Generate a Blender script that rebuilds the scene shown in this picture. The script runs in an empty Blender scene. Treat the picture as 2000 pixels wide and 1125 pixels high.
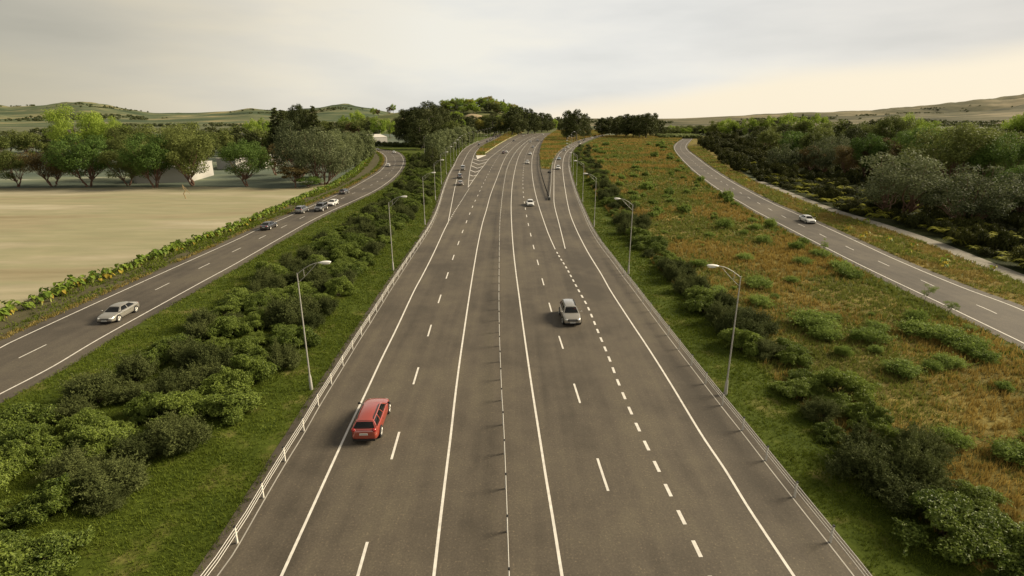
import bpy, bmesh, math, random
import numpy as np
from mathutils import Vector
from mathutils.geometry import tessellate_polygon

C = bpy.context.scene.collection
random.seed(7)
RNG = np.random.default_rng(11)

# ------------------------------------------------------------------ camera model
F, CX, CY, YH, H = 1055.6, 1000.0, 562.5, 232.0, 20.3
PITCH = math.atan((CY - YH) / F)
SP, CP = math.sin(PITCH), math.cos(PITCH)

def G(px, py, z=0.0):
    """a point of the photograph (2000 x 1125) carried down to the level z"""
    dx, dy, dz = (px - CX), F * CP - (py - CY) * SP, -(F * SP + (py - CY) * CP)
    t = (z - H) / dz
    return np.array([dx * t, dy * t, z])

def slope(py):
    return -(F * SP + (py - CY) * CP) / (F * CP - (py - CY) * SP)

def top_z(base_y, top_y):
    D = G(CX, base_y)[1]
    return H + slope(top_y) * D

def ppm(base_y):
    return CP * (base_y - YH) / H          # photo pixels per metre on the ground

# ------------------------------------------------------------------ object helpers
def srgb(r, g, b):
    f = lambda c: (c / 255 / 12.92) if c / 255 <= 0.04045 else ((c / 255 + 0.055) / 1.055) ** 2.4
    return (f(r), f(g), f(b), 1)

class MB:
    """collects faces (with materials) and links them as ONE mesh"""
    def __init__(s):
        s.V, s.F, s.M, s.n, s.mats = [], [], [], 0, []
    def add(s, V, F, mat):
        V = np.asarray(V, float).reshape(-1, 3); F = np.asarray(F, int)
        if len(F) == 0: return
        if mat not in s.mats: s.mats.append(mat)
        s.V.append(V); s.F.append(F + s.n); s.n += len(V)
        s.M.append(np.full(len(F), s.mats.index(mat)))
    def merge(s, o, xf=None):
        for V, F, M, in zip(o.V, o.F, o.M): pass
        off = s.n
        V = np.concatenate(o.V)
        if xf is not None: V = xf(V)
        s.V.append(V)
        for Fc, Mc in zip(o.F, o.M):
            m = o.mats[Mc[0]]
            if m not in s.mats: s.mats.append(m)
            s.F.append(Fc + off); s.M.append(np.full(len(Fc), s.mats.index(m)))
        s.n += len(V)
    def mesh(s, name, smooth=False):
        me = bpy.data.meshes.new(name)
        V = np.concatenate(s.V)
        me.vertices.add(len(V)); me.vertices.foreach_set('co', V.ravel())
        loops = np.concatenate([f.ravel() for f in s.F])
        tot = np.concatenate([np.full(len(f), f.shape[1]) for f in s.F])
        st = np.concatenate([[0], np.cumsum(tot)[:-1]])
        me.loops.add(len(loops)); me.loops.foreach_set('vertex_index', loops.astype(np.int32))
        me.polygons.add(len(tot))
        me.polygons.foreach_set('loop_start', st.astype(np.int32))
        me.polygons.foreach_set('loop_total', tot.astype(np.int32))
        me.polygons.foreach_set('material_index', np.concatenate(s.M).astype(np.int32))
        me.polygons.foreach_set('use_smooth', np.full(len(tot), smooth))
        for m in s.mats: me.materials.append(m)
        me.update(calc_edges=True)
        return me
    def build(s, name, parent=None, smooth=False):
        return link(name, s.mesh(name, smooth), parent)
    # shapes
    def box(s, c, size, mat, rz=0.0, taper=1.0):
        x, y, z = [v / 2 for v in size]
        V = []
        for dz, k in ((-z, 1.0), (z, taper)):
            for dx, dy in ((-x, -y), (x, -y), (x, y), (-x, y)):
                dx, dy = dx * k, dy * k
                V.append((c[0] + dx * math.cos(rz) - dy * math.sin(rz), c[1] + dx * math.sin(rz) + dy * math.cos(rz), c[2] + dz))
        s.add(V, [(3, 2, 1, 0), (4, 5, 6, 7), (0, 1, 5, 4), (1, 2, 6, 5), (2, 3, 7, 6), (3, 0, 4, 7)], mat)
    def tube(s, P, R, mat, n=6, cap=True):
        P = np.asarray(P, float); k = len(P)
        R = np.broadcast_to(np.asarray(R, float), (k,))
        T = np.gradient(P, axis=0); T /= np.linalg.norm(T, axis=1, keepdims=True) + 1e-9
        ref = np.where(np.abs(T[:, 2:3]) > 0.9, np.array([[1., 0, 0]]), np.array([[0, 0, 1.]]))
        A = np.cross(T, ref); A /= np.linalg.norm(A, axis=1, keepdims=True) + 1e-9
        B = np.cross(T, A)
        a = np.arange(n) * 2 * np.pi / n
        V = P[:, None] + R[:, None, None] * (A[:, None] * np.cos(a)[None, :, None] + B[:, None] * np.sin(a)[None, :, None])
        i = np.arange(k - 1)[:, None] * n; j = np.arange(n)[None, :]; j2 = (j + 1) % n
        Fq = np.stack([i + j, i + j2, i + n + j2, i + n + j], -1).reshape(-1, 4)
        s.add(V.reshape(-1, 3), Fq, mat)
        if cap:
            for e in (0, k - 1):
                s.add(V[e], [list(range(n)) if e else list(range(n))[::-1]], mat)
    def lathe_x(s, x0, prof, c, mat, n=20):
        """profile of (x, r) round an axis along x through c"""
        V = []
        for x, r in prof:
            for q in range(n):
                a = 2 * math.pi * q / n
                V.append((x0 + x, c[0] + r * math.cos(a), c[1] + r * math.sin(a)))
        Fq = []
        for k in range(len(prof) - 1):
            for q in range(n):
                Fq.append((k * n + q, k * n + (q + 1) % n, (k + 1) * n + (q + 1) % n, (k + 1) * n + q))
        s.add(V, Fq, mat)
        s.add(V[-n:], [list(range(n))], mat)
    def ellipsoid(s, c, r, mat, n=12, m=8, dirx=None):
        V = []
        for i in range(m + 1):
            th = math.pi * i / m
            for j in range(n):
                a = 2 * math.pi * j / n
                V.append((r[0] * math.sin(th) * math.cos(a), r[1] * math.sin(th) * math.sin(a), r[2] * math.cos(th)))
        V = np.array(V)
        if dirx is not None:
            X = np.array(dirx, float); X /= np.linalg.norm(X); Z = np.array([0, 0, 1.]); Y = np.cross(Z, X); Y /= np.linalg.norm(Y); Z = np.cross(X, Y)
            V = V[:, :1] * X + V[:, 1:2] * Y + V[:, 2:] * Z
        V = V + np.array(c)
        Fq = [(i * n + j, (i + 1) * n + j, (i + 1) * n + (j + 1) % n, i * n + (j + 1) % n) for i in range(m) for j in range(n)]
        s.add(V, Fq, mat)

def link(name, me, parent=None):
    o = bpy.data.objects.new(name, me); C.objects.link(o)
    if parent: o.parent = parent
    return o

def tag(o, label, cat, group=None):
    o['label'] = label; o['category'] = cat
    if group: o['group'] = group
    return o

def thing(name, label, cat, loc=(0, 0, 0), rz=0.0, group=None):
    o = bpy.data.objects.new(name, None); C.objects.link(o)
    o.empty_display_size = 0.3
    o.location = loc; o.rotation_euler = (0, 0, rz)
    return tag(o, label, cat, group)

def kind(o, k):
    o['kind'] = k
    return o

def copy_tree(src, kids, parent=None):
    c = src.copy(); C.objects.link(c); c.parent = parent
    for ch in kids.get(src, []): copy_tree(ch, kids, c)
    return c

def kids_of():
    d = {}
    for o in bpy.data.objects:
        if o.parent: d.setdefault(o.parent, []).append(o)
    return d

def ordinal(n):
    w = ['zeroth', 'first', 'second', 'third', 'fourth', 'fifth', 'sixth', 'seventh', 'eighth', 'ninth', 'tenth', 'eleventh', 'twelfth']
    if n < len(w): return w[n]
    return '%d%s' % (n, 'th' if 10 <= n % 100 <= 20 else {1: 'st', 2: 'nd', 3: 'rd'}.get(n % 10, 'th'))

# ------------------------------------------------------------------ materials
def new_mat(name):
    m = bpy.data.materials.new(name); m.use_nodes = True
    nt = m.node_tree
    return m, nt, nt.nodes['Principled BSDF'], nt.nodes['Material Output']

def simple(name, col, rough=0.6, metal=0.0, spec=0.5, coat=0.0, noise=0.0, nscale=3.0, emit=None):
    m, nt, b, out = new_mat(name)
    b.inputs['Base Color'].default_value = (*col[:3], 1)
    b.inputs['Roughness'].default_value = rough
    b.inputs['Metallic'].default_value = metal
    b.inputs['Specular IOR Level'].default_value = spec
    b.inputs['Coat Weight'].default_value = coat
    b.inputs['Coat Roughness'].default_value = 0.08
    if noise:
        tc = nt.nodes.new('ShaderNodeTexCoord'); nz = nt.nodes.new('ShaderNodeTexNoise')
        nz.inputs['Scale'].default_value = nscale; nz.inputs['Detail'].default_value = 5
        nt.links.new(tc.outputs['Object'], nz.inputs['Vector'])
        r = ramp(nt, [(0.3, tuple(c * (1 - noise) for c in col[:3])), (0.7, tuple(min(1, c * (1 + noise)) for c in col[:3]))])
        nt.links.new(nz.outputs['Fac'], r.inputs[0]); nt.links.new(r.outputs[0], b.inputs['Base Color'])
    return m

def ramp(nt, stops):
    r = nt.nodes.new('ShaderNodeValToRGB'); e = r.color_ramp.elements
    while len(e) < len(stops): e.new(0.5)
    for q, (p, c) in zip(e, stops):
        q.position = p; q.color = (*c[:3], 1)
    return r

def mathn(nt, op, a, b=None, c=None, clamp=False):
    n = nt.nodes.new('ShaderNodeMath'); n.operation = op; n.use_clamp = clamp
    for i, v in enumerate((a, b, c)):
        if v is None: continue
        if isinstance(v, (int, float)): n.inputs[i].default_value = v
        else: nt.links.new(v, n.inputs[i])
    return n.outputs[0]

def mixc(nt, fac, a, b, mode='MIX'):
    n = nt.nodes.new('ShaderNodeMix'); n.data_type = 'RGBA'; n.blend_type = mode
    for sock, v in ((n.inputs[0], fac), (n.inputs[6], a), (n.inputs[7], b)):
        if isinstance(v, (int, float)): sock.default_value = v
        elif isinstance(v, tuple): sock.default_value = (*v[:3], 1)
        else: nt.links.new(v, sock)
    return n.outputs[2]

def noise_pos(nt, scale, detail=4, rough=0.55, stretch=(1, 1, 1), src='Position', off=(0, 0, 0)):
    g = nt.nodes.new('ShaderNodeNewGeometry'); mp = nt.nodes.new('ShaderNodeMapping')
    mp.inputs['Scale'].default_value = stretch; mp.inputs['Location'].default_value = off
    nt.links.new(g.outputs[src], mp.inputs['Vector'])
    n = nt.nodes.new('ShaderNodeTexNoise'); n.inputs['Scale'].default_value = scale
    n.inputs['Detail'].default_value = detail; n.inputs['Roughness'].default_value = rough
    nt.links.new(mp.outputs[0], n.inputs['Vector'])
    return n.outputs['Fac']

def add_bump(nt, b, h, strength, dist):
    n = nt.nodes.new('ShaderNodeBump'); n.inputs['Strength'].default_value = strength; n.inputs['Distance'].default_value = dist
    nt.links.new(h, n.inputs['Height']); nt.links.new(n.outputs[0], b.inputs['Normal'])

def asphalt_mat(name, base):
    m, nt, b, out = new_mat(name)
    big = noise_pos(nt, 0.16, 4, 0.55, (1, 0.6, 1))
    mid = noise_pos(nt, 0.55, 5, 0.6)
    fine = noise_pos(nt, 9, 4, 0.75)
    c1 = ramp(nt, [(0.42, tuple(v * 0.70 for v in base)), (0.5, base), (0.58, (base[0] * 1.24, base[1] * 1.26, base[2] * 1.20))])
    trk = noise_pos(nt, 1.1, 3, 0.5, (1, 0.035, 1)); huge = noise_pos(nt, 0.045, 4, 0.55, (1, 0.8, 1), off=(7, 3, 0))
    v = mathn(nt, 'ADD', mathn(nt, 'MULTIPLY', big, 0.36), mathn(nt, 'MULTIPLY', mid, 0.18))
    v = mathn(nt, 'ADD', v, mathn(nt, 'ADD', mathn(nt, 'MULTIPLY', trk, 0.2), mathn(nt, 'MULTIPLY', huge, 0.26)))
    nt.links.new(v, c1.inputs[0])
    c2 = ramp(nt, [(0.32, (0.72, 0.72, 0.72)), (0.60, (1.0, 1.0, 1.0)), (0.74, (2.2, 2.05, 1.75))])
    nt.links.new(fine, c2.inputs[0])
    col = mixc(nt, 1.0, c1.outputs[0], c2.outputs[0], 'MULTIPLY')
    nt.links.new(col, b.inputs['Base Color'])
    b.inputs['Roughness'].default_value = 0.8; b.inputs['Specular IOR Level'].default_value = 0.35
    add_bump(nt, b, fine, 0.25, 0.02)
    return m

def land_mat(name, stops, scale, stretch=(1, 1, 1), detail=6, fine=None, bump=0.0, rough=0.95, second=None, bscale=2.0):
    m, nt, b, out = new_mat(name)
    n1 = noise_pos(nt, scale, detail, 0.6, stretch)
    r = ramp(nt, stops); nt.links.new(n1, r.inputs[0]); col = r.outputs[0]
    if second:
        sc, st, stops2, fac = second
        n2 = noise_pos(nt, sc, 4, 0.6, st, off=(31, 7, 3)); r2 = ramp(nt, stops2); nt.links.new(n2, r2.inputs[0])
        col = mixc(nt, fac, col, r2.outputs[0], 'MULTIPLY')
    if fine:
        n3 = noise_pos(nt, fine, 3, 0.7); r3 = ramp(nt, [(0.3, (0.72,) * 3), (0.7, (1.3,) * 3)]); nt.links.new(n3, r3.inputs[0])
        col = mixc(nt, 0.8, col, r3.outputs[0], 'MULTIPLY')
    nt.links.new(col, b.inputs['Base Color'])
    b.inputs['Roughness'].default_value = rough; b.inputs['Specular IOR Level'].default_value = 0.1
    if bump: add_bump(nt, b, noise_pos(nt, bscale, 5, 0.6), 0.8, bump)
    return m

def leaf_mat(name, dark, light, trans=0.3, nscale=1.2, rough=0.6, spec=0.12, patches=None):
    """leaf colour that differs from leaf to leaf, clump to clump and plant to plant"""
    m, nt, b, out = new_mat(name)
    g = nt.nodes.new('ShaderNodeNewGeometry'); oi = nt.nodes.new('ShaderNodeObjectInfo')
    nz = noise_pos(nt, nscale, 3, 0.6)
    v = mathn(nt, 'ADD', mathn(nt, 'MULTIPLY', g.outputs['Random Per Island'], 0.5), mathn(nt, 'MULTIPLY', nz, 0.55))
    v = mathn(nt, 'ADD', v, mathn(nt, 'MULTIPLY', mathn(nt, 'SUBTRACT', oi.outputs['Random'], 0.5), 0.3))
    r = ramp(nt, [(0.15, dark), (0.85, light)]); nt.links.new(v, r.inputs[0]); col = r.outputs[0]
    if patches:
        sc, stops, fac = patches
        n2 = noise_pos(nt, sc, 4, 0.6, off=(5, 9, 1)); r2 = ramp(nt, stops); nt.links.new(n2, r2.inputs[0])
        col = mixc(nt, fac, col, r2.outputs[0])
    nt.links.new(col, b.inputs['Base Color'])
    b.inputs['Roughness'].default_value = rough; b.inputs['Specular IOR Level'].default_value = spec
    t = nt.nodes.new('ShaderNodeBsdfTranslucent'); nt.links.new(col, t.inputs['Color'])
    mx = nt.nodes.new('ShaderNodeMixShader'); mx.inputs[0].default_value = trans
    nt.links.new(b.outputs[0], mx.inputs[1]); nt.links.new(t.outputs[0], mx.inputs[2]); nt.links.new(mx.outputs[0], out.inputs[0])
    return m

M = {}
M['asphalt'] = asphalt_mat('asphalt', (0.094, 0.078, 0.057))
M['asphalt_side'] = asphalt_mat('side_road_asphalt', (0.089, 0.075, 0.057))
M['paint'] = simple('road_paint', (0.62, 0.59, 0.53), 0.6, noise=0.16, nscale=2.5)
M['white_metal'] = simple('white_painted_metal', (0.64, 0.61, 0.54), 0.45, noise=0.05)
M['wire'] = simple('white_wire_rope', (0.66, 0.635, 0.575), 0.5)
M['black'] = simple('black_plastic', (0.012, 0.012, 0.012), 0.5)
M['galv'] = simple('galvanised_steel', (0.42, 0.405, 0.365), 0.5, 0.25, noise=0.05)
M['lamp_white'] = simple('lamp_head_enamel', (0.82, 0.80, 0.74), 0.4)
M['lens'] = simple('lamp_lens', (0.65, 0.63, 0.56), 0.15, spec=0.8)
M['concrete'] = simple('concrete', (0.36, 0.34, 0.30), 0.9, noise=0.18, nscale=0.6)
M['pale_concrete'] = simple('pale_concrete', (0.55, 0.52, 0.46), 0.9, noise=0.1, nscale=0.4)
M['rail_sun_tint'] = simple('sun_tinted_rail', (0.62, 0.58, 0.33), 0.5, noise=0.08)  # steel rail; the sunlight it catches is put into this pale yellow
M['dark_rail'] = simple('dark_rail', (0.05, 0.05, 0.04), 0.6)
M['wall_white'] = simple('white_render', (0.38, 0.365, 0.335), 0.9, noise=0.06, nscale=0.15)
M['roof_pale'] = simple('pale_roof', (0.52, 0.49, 0.44), 0.9, noise=0.08, nscale=0.1)
M['timber'] = simple('weathered_timber', (0.30, 0.22, 0.11), 0.9, noise=0.2, nscale=2)
# ------------------------------------------------------------------ curves read off the photograph and laid on the ground
def catmull(P, step=3.0):
    P = np.asarray(P, float); P = np.vstack([2 * P[0] - P[1], P, 2 * P[-1] - P[-2]]); out = []
    for i in range(1, len(P) - 2):
        p0, p1, p2, p3 = P[i - 1:i + 3]
        n = max(2, int(np.linalg.norm(p2 - p1) / step))
        t = np.linspace(0, 1, n, endpoint=False)[:, None]
        out.append(0.5 * ((2 * p1) + (-p0 + p2) * t + (2 * p0 - 5 * p1 + 4 * p2 - p3) * t ** 2 + (-p0 + 3 * p1 - 3 * p2 + p3) * t ** 3))
    out.append(P[-2:-1])
    return np.vstack(out)

def smooth1(P, w):
    if w < 2 or len(P) < 2 * w: return P
    k = np.hanning(2 * w + 1); k /= k.sum()
    Q = np.vstack([2 * P[0] - P[w:0:-1], P, 2 * P[-1] - P[-2:-w - 2:-1]])
    return np.stack([np.convolve(Q[:, c], k, 'valid') for c in range(2)], 1)

def resample(W, ds=1.0):
    d = np.concatenate([[0], np.cumsum(np.linalg.norm(np.diff(W, axis=0), axis=1))])
    s = np.arange(0, d[-1], ds)
    return np.stack([np.interp(s, d, W[:, 0]), np.interp(s, d, W[:, 1])], 1)

def curve(px, back=0.0, fwd=0.0, w=6, ds=1.0):
    """photo points, near end first -> metres on the ground, evenly spaced"""
    P = smooth1(catmull(px, 2.0), w)
    W = np.array([G(x, y)[:2] for x, y in P])
    if back:
        d = W[0] - W[min(12, len(W) - 1)]; W = np.vstack([W[0] + d / np.linalg.norm(d) * back, W])
    if fwd:
        d = W[-1] - W[-6]; W = np.vstack([W, W[-1] + d / np.linalg.norm(d) * fwd])
    return resample(W, ds)

def offset(W, d):
    """moved sideways by d metres, positive to the right of travel"""
    T = np.gradient(W, axis=0); T /= np.linalg.norm(T, axis=1, keepdims=True) + 1e-9
    N = np.stack([T[:, 1], -T[:, 0]], 1)
    return W + N * np.broadcast_to(np.asarray(d, float).reshape(-1, 1), (len(W), 1))

def arclen(W): return np.concatenate([[0], np.cumsum(np.linalg.norm(np.diff(W, axis=0), axis=1))])

def piece(W, s0, s1):
    d = arclen(W); s = np.concatenate([[s0], d[(d > s0) & (d < s1)], [s1]])
    return np.stack([np.interp(s, d, W[:, 0]), np.interp(s, d, W[:, 1])], 1)

def ribbon(mb, A, B, z, mat):
    n = max(len(A), len(B))
    def re(W):
        d = arclen(W); s = np.linspace(0, d[-1], n)
        return np.stack([np.interp(s, d, W[:, 0]), np.interp(s, d, W[:, 1])], 1)
    A, B = re(A), re(B)
    V = np.vstack([np.c_[A, np.full(n, z)], np.c_[B, np.full(n, z)]])
    i = np.arange(n - 1)
    mb.add(V, np.stack([i, n + i, n + i + 1, i + 1], 1), mat)

def line(mb, W, width, z, mat):
    ribbon(mb, offset(W, -width / 2), offset(W, width / 2), z, mat)

def fill(mb, poly, z, mat):
    poly = np.asarray(poly, float)[:, :2]
    tri = tessellate_polygon([[Vector((x, y, 0)) for x, y in poly]])
    tri = np.array(tri)
    a, b, c = poly[tri[:, 0]], poly[tri[:, 1]], poly[tri[:, 2]]
    cr = (b[:, 0] - a[:, 0]) * (c[:, 1] - a[:, 1]) - (b[:, 1] - a[:, 1]) * (c[:, 0] - a[:, 0])
    tri[cr < 0] = tri[cr < 0][:, ::-1]
    zz = np.full(len(poly), z) if np.isscalar(z) else z
    mb.add(np.c_[poly, zz], tri, mat)
    return tri

pxs = lambda s: [tuple(float(v) for v in q.split(',')) for q in s.split()]

LF = curve(pxs('400,1152 420,1125 453,1079.5 507,986 551,911 589.5,849 618,799 644.5,755.5 667,719 686.5,687 704,658.5 720,634 734,611 746,592 757,573.7 776.8,543 793,518 807.5,496 835,454 847.5,430 856,408 864,380 870,362 879,340 887,325.5 893,312 900,299.5 908,291.5 918,285 933,278 950,271 977,261.5'), back=14)
RF = curve(pxs('1692,1150 1673,1125 1633,1074 1562.5,985 1505.5,912.5 1459,852.5 1420,803.7 1386.7,761 1358,723.7 1334,692.5 1313,665 1294,640 1277.5,618 1262.5,598 1237.7,564.8 1215.5,536 1198.6,512.4 1171,476 1153,445.8 1139,413.8 1127,385 1120,363 1113,337 1111,321 1112,306.7 1117.8,294.4 1128,285.6 1142,278 1155.6,272 1173,266.7 1200,263'), back=14)
CB = curve(pxs('993.5,1125 989.5,1000 985.5,893 983,836 980,787.5 977,712.5 975.3,660 974.5,600 974.8,540 975.4,486.6 976.5,437 979,408 981.7,382 985.5,355.5 989,336.7 994.4,321.5 1001,308 1008,297.8 1018,286.9 1030,276.8 1044,269 1059,262 1075.5,256 1092,251'), back=22)
L1 = curve(pxs('550,1125 600,1015 675,850 712,773 745,702 775,641 808,570 822,544 838,513 852,484 866,453 875.5,434'), back=18)
L1R = curve(pxs('875.5,434 885.7,380 892,352 899,331 903,321 909,308 917,294.5 924.5,287.5 934,281.5 950,275 975,264.5'))
LD = curve(pxs('699,1125 715,1068 765,896 780.5,842 809,745.5 819,712.5 837.5,651 844,629 858,586 873.5,538 887,498 897,470.5 905,448.5 912.5,430 924,401 934.4,379.4 943,360.5 954.4,338 964.7,320 975,303 985,291.5 1004,276 1022,266.5 1040,259.5 1062,252.5'), back=18)
L2 = curve(pxs('847.5,1125 862,1000 880.5,850 887.5,787.5 896,720 907.5,640 917.5,573 925.7,522 932.8,481 941.7,438.6 950.6,408.4 957.5,382 969,352 976.7,331.5 981,320.5 988,305.5 995.5,295.7 1007,284 1022,273.5 1037,266 1050,261 1072,254'), back=18)
R1 = curve(pxs('1097.5,1125 1080,1015 1065,925 1053.3,850 1040,765 1028.7,687.5 1020,625 1012.7,570 1007.5,531 1002.6,486.6 999.5,442 998.3,407 999,382 1001,358 1005.5,333 1010,315 1014.4,302.5 1022,289.5 1034,277.3 1050,266.3 1065.6,259 1085,252'), back=18)
RD = curve(pxs('1240,1125 1205,1010 1188.7,962 1167.5,898 1132.5,786 1120.7,748.7 1099,679 1091,654.5 1076.7,607 1071.7,589.5 1060,549 1050,511 1042,482 1036.4,458 1031.8,438 1028.5,422 1026.3,408 1024,394.6 1022.5,383 1021.3,362 1021.5,345 1022.6,328 1025.8,308 1032,292 1041,280 1054,270 1070,261.5 1088,253.5'), back=18)
RS = curve(pxs('1400,1156 1371,1093 1342,1033 1316,981 1294,935 1274.5,895 1257,859 1242,827 1227.5,795 1214.5,764 1202.5,735 1192,706 1178,672 1166.7,645 1156.7,620 1145.7,595 1131,569 1118,545 1105,521 1094,504 1084.3,487'), back=14)
R2 = curve(pxs('1084.3,487 1071.5,458 1060.8,428 1053.7,406.7 1047,383 1042,360 1039,336 1038.7,319 1040,304.4 1044.4,291 1051,280.5 1062,269.5 1079,259.5 1094,252.5'))
RRL = curve(pxs('1103.9,486 1092.8,440.4 1085.7,413.8 1082.2,397 1081.8,382 1082,349 1082.4,329 1085.5,313 1091,302 1100,293 1112,286 1128,278.7 1146,272.5 1165,267.5'))
R3 = curve(pxs('1550,1125 1465,997.5 1417.5,920 1370.5,850 1310,750 1267.5,682.5 1231,627.5 1193.7,570 1174.6,536 1149.7,495.5 1130,458 1115,422.7 1108.5,397 1105.5,380 1102,358 1099.3,335.5 1099.4,318 1102,304.4 1109,294.2 1120,285.8 1134,278.5 1151,272.3 1170,267'), back=18)
GRN = curve(pxs('1073,391 1069,379 1064.4,366.7 1057.8,344.4 1054.4,329 1053,307 1055.5,288 1063,272 1079,260.2 1096,252'))
GRK = curve(pxs('1073,391 1074.6,378 1076.3,360 1077.3,338 1079.5,318.5 1086.7,302.5 1100,289.5 1116.7,280 1133,273.7 1155.6,267.6 1173,264'))
YR = curve(pxs('948,301.7 967.8,287.8 990,274 1006,266 1026,258.5 1048,252.6 1070,248.5 1088,246.5'))
LGR = curve(pxs('914.5,366 916.7,340 920,323 923,311 926,301.5 932,292.5 943,284.3 962,276 979,266.5'))
GRR = curve(pxs('914.5,366 925,351 936.7,334 944.5,324.5 954.5,310.5 968,299.5 984.5,286.5 999,276.7 1020,266 1039,259 1056,253'))
LG1 = curve(pxs('877,432 890,410 904,388 917,367.5'))
# left side road
SLl = curve(pxs('0,680 40,660 258,560 450,474 500,450 572,419 662,379 684,369 717.8,350 740,336.5 751,325.5 756,315 755,307 750,301.3 743,297.2 735,294.6 727,292.4'), back=50, fwd=60)
SLr = curve(pxs('0,770 100,718 197.5,660 378,560 450,521 500,492.5 610,430 684.4,395 717.8,379.7 745.6,364.2 767.8,347.3 781,333 787.8,319.5 787.8,310 783.5,302.5 775.6,297.3 765.6,294 753,291.3 740,289.6 727,288'), back=50, fwd=60)
SLc = curve(pxs('0,719 39,698.6 97.4,670 213,611 321.7,557.5 350.7,543 408.7,515 430,504 474,482.4 492,473.4 534,452.5 571,434.5 615,413 664,389.4 694,376 731,358.5 757,341 767,332 771.5,320 772.5,312 769.5,305 763,299.5 755,296 745,293.3 728,290'), back=50, fwd=40)
# right side road
SRl = curve(pxs('2200,771 2000,671 1975,658.7 1837.5,592.5 1675,515 1500,425 1453.5,399 1403.7,369.4 1365,341 1341,319.7 1322.7,299.8 1316.5,289.5 1319,282 1328,275.5 1339,268.8 1337,265.5 1328,263.5'), back=30)
SRr = curve(pxs('2200,699 2000,607.5 1875,560 1750,507.5 1650,461 1560,420 1512,399 1465,375 1422,351 1379.6,322.5 1359.7,307 1344,295 1338,288 1340,281.5 1347,275.3 1354.5,268.5 1350,265 1340,262.5'), back=30)
SRc = curve(pxs('2200,734 1953,616 1910,597 1827.5,560.5 1796,546 1734.5,519 1711,508 1664,487 1645.7,478 1608,461 1593,453 1564,439.5 1551,434 1480,396 1430,367 1382,338 1350,312 1333,297 1327.5,289 1330,281.5 1338,275 1346,268.5 1343,265.5'), back=30)
PA = curve(pxs('2200,640 2000,553 1900,512 1800,471 1700,437 1620,412 1560,389 1500,365 1470,352'), back=30)

ZM = 0.02
# ------------------------------------------------------------------ the ground and its zones
M['land'] = land_mat('far_land', [(0.30, (0.055, 0.075, 0.040)), (0.45, (0.10, 0.115, 0.065)), (0.58, (0.135, 0.135, 0.075)), (0.72, (0.20, 0.185, 0.12))], 0.012, (0.5, 1.6, 1), second=(0.05, (0.4, 1.3, 1), [(0.35, (0.75, 0.8, 0.78)), (0.65, (1.2, 1.15, 1.1))], 0.8))
M['park'] = land_mat('park_land', [(0.34, (0.075, 0.095, 0.075)), (0.52, (0.115, 0.135, 0.105)), (0.62, (0.16, 0.175, 0.12)), (0.68, (0.36, 0.35, 0.29))], 0.030, (0.35, 1.7, 1), second=(0.006, (1, 1, 1), [(0.4, (0.8, 0.85, 0.85)), (0.6, (1.15, 1.15, 1.0))], 0.8))
M['lawn'] = land_mat('lawn_soil', [(0.32, (0.036, 0.054, 0.006)), (0.55, (0.060, 0.080, 0.010)), (0.72, (0.15, 0.135, 0.042))], 0.35, (1, 1, 1), fine=6, bump=0.25, bscale=0.8)
M['meadow'] = land_mat('meadow_soil', [(0.30, (0.062, 0.070, 0.014)), (0.48, (0.118, 0.098, 0.026)), (0.62, (0.20, 0.160, 0.044)), (0.75, (0.25, 0.225, 0.07))], 0.16, (1, 1, 1), fine=3, bump=0.3)
M['field'] = land_mat('dry_field', [(0.30, (0.21, 0.175, 0.105)), (0.42, (0.28, 0.246, 0.158)), (0.50, (0.265, 0.252, 0.155)), (0.58, (0.32, 0.285, 0.195)), (0.70, (0.41, 0.38, 0.28))], 0.035, (0.35, 1.8, 1), detail=7, second=(0.30, (0.35, 1.3, 1), [(0.35, (0.88, 0.89, 0.85)), (0.65, (1.09, 1.07, 1.04))], 0.8))
M['soil'] = land_mat('verge_soil', [(0.35, (0.062, 0.058, 0.030)), (0.6, (0.095, 0.085, 0.048)), (0.75, (0.12, 0.105, 0.06))], 0.5, fine=8, bump=0.05)
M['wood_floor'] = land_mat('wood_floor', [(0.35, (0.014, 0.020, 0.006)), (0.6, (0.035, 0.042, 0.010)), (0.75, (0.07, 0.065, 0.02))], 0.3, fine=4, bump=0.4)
M['bank'] = land_mat('dry_verge', [(0.32, (0.075, 0.080, 0.016)), (0.52, (0.16, 0.125, 0.030)), (0.7, (0.27, 0.20, 0.06))], 0.4, fine=5, bump=0.15)
M['path'] = land_mat('worn_path', [(0.35, (0.20, 0.185, 0.15)), (0.6, (0.27, 0.25, 0.21)), (0.8, (0.12, 0.12, 0.06))], 0.45, fine=6)

mb = MB()
S = 9000
xs = np.linspace(-S, S, 41); ys = np.linspace(-300, 2 * S, 41)
XX, YY = np.meshgrid(xs, ys)
V = np.c_[XX.ravel(), YY.ravel(), np.full(XX.size, -0.012)]
i, j = np.meshgrid(np.arange(40), np.arange(40)); q = (j * 41 + i).ravel()
mb.add(V, np.stack([q, q + 1, q + 42, q + 41], 1), M['land'])
ground = kind(mb.build('ground'), 'structure')

WP = lambda s: np.array([G(x, y)[:2] for x, y in pxs(s)])
LE = offset(LF, -1.1); RE = offset(RF, 0.75)              # asphalt edges of the motorway
sl_a, sl_b = offset(SLl, -1.3), offset(SLr, 1.4)          # asphalt edges of the left road
sr_a, sr_b = offset(SRl, 1.1) if False else offset(SRl, -1.2), offset(SRr, 1.3)

def zone(name, poly, z, mat):
    mb = MB(); fill(mb, poly, z, mat)
    return kind(mb.build(name), 'structure')

rev = lambda A: A[::-1]
dec = lambda A, k=4: np.vstack([A[::k], A[-1:]])
# lawn between the left road and the motorway
lawn_poly = np.vstack([dec(offset(SLr, 0.6)), WP('760,285 800,280 860,268 930,262 975,259'), rev(dec(offset(LF, -0.5)))])
zone('lawn', lawn_poly, -0.004, M['lawn'])
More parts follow.
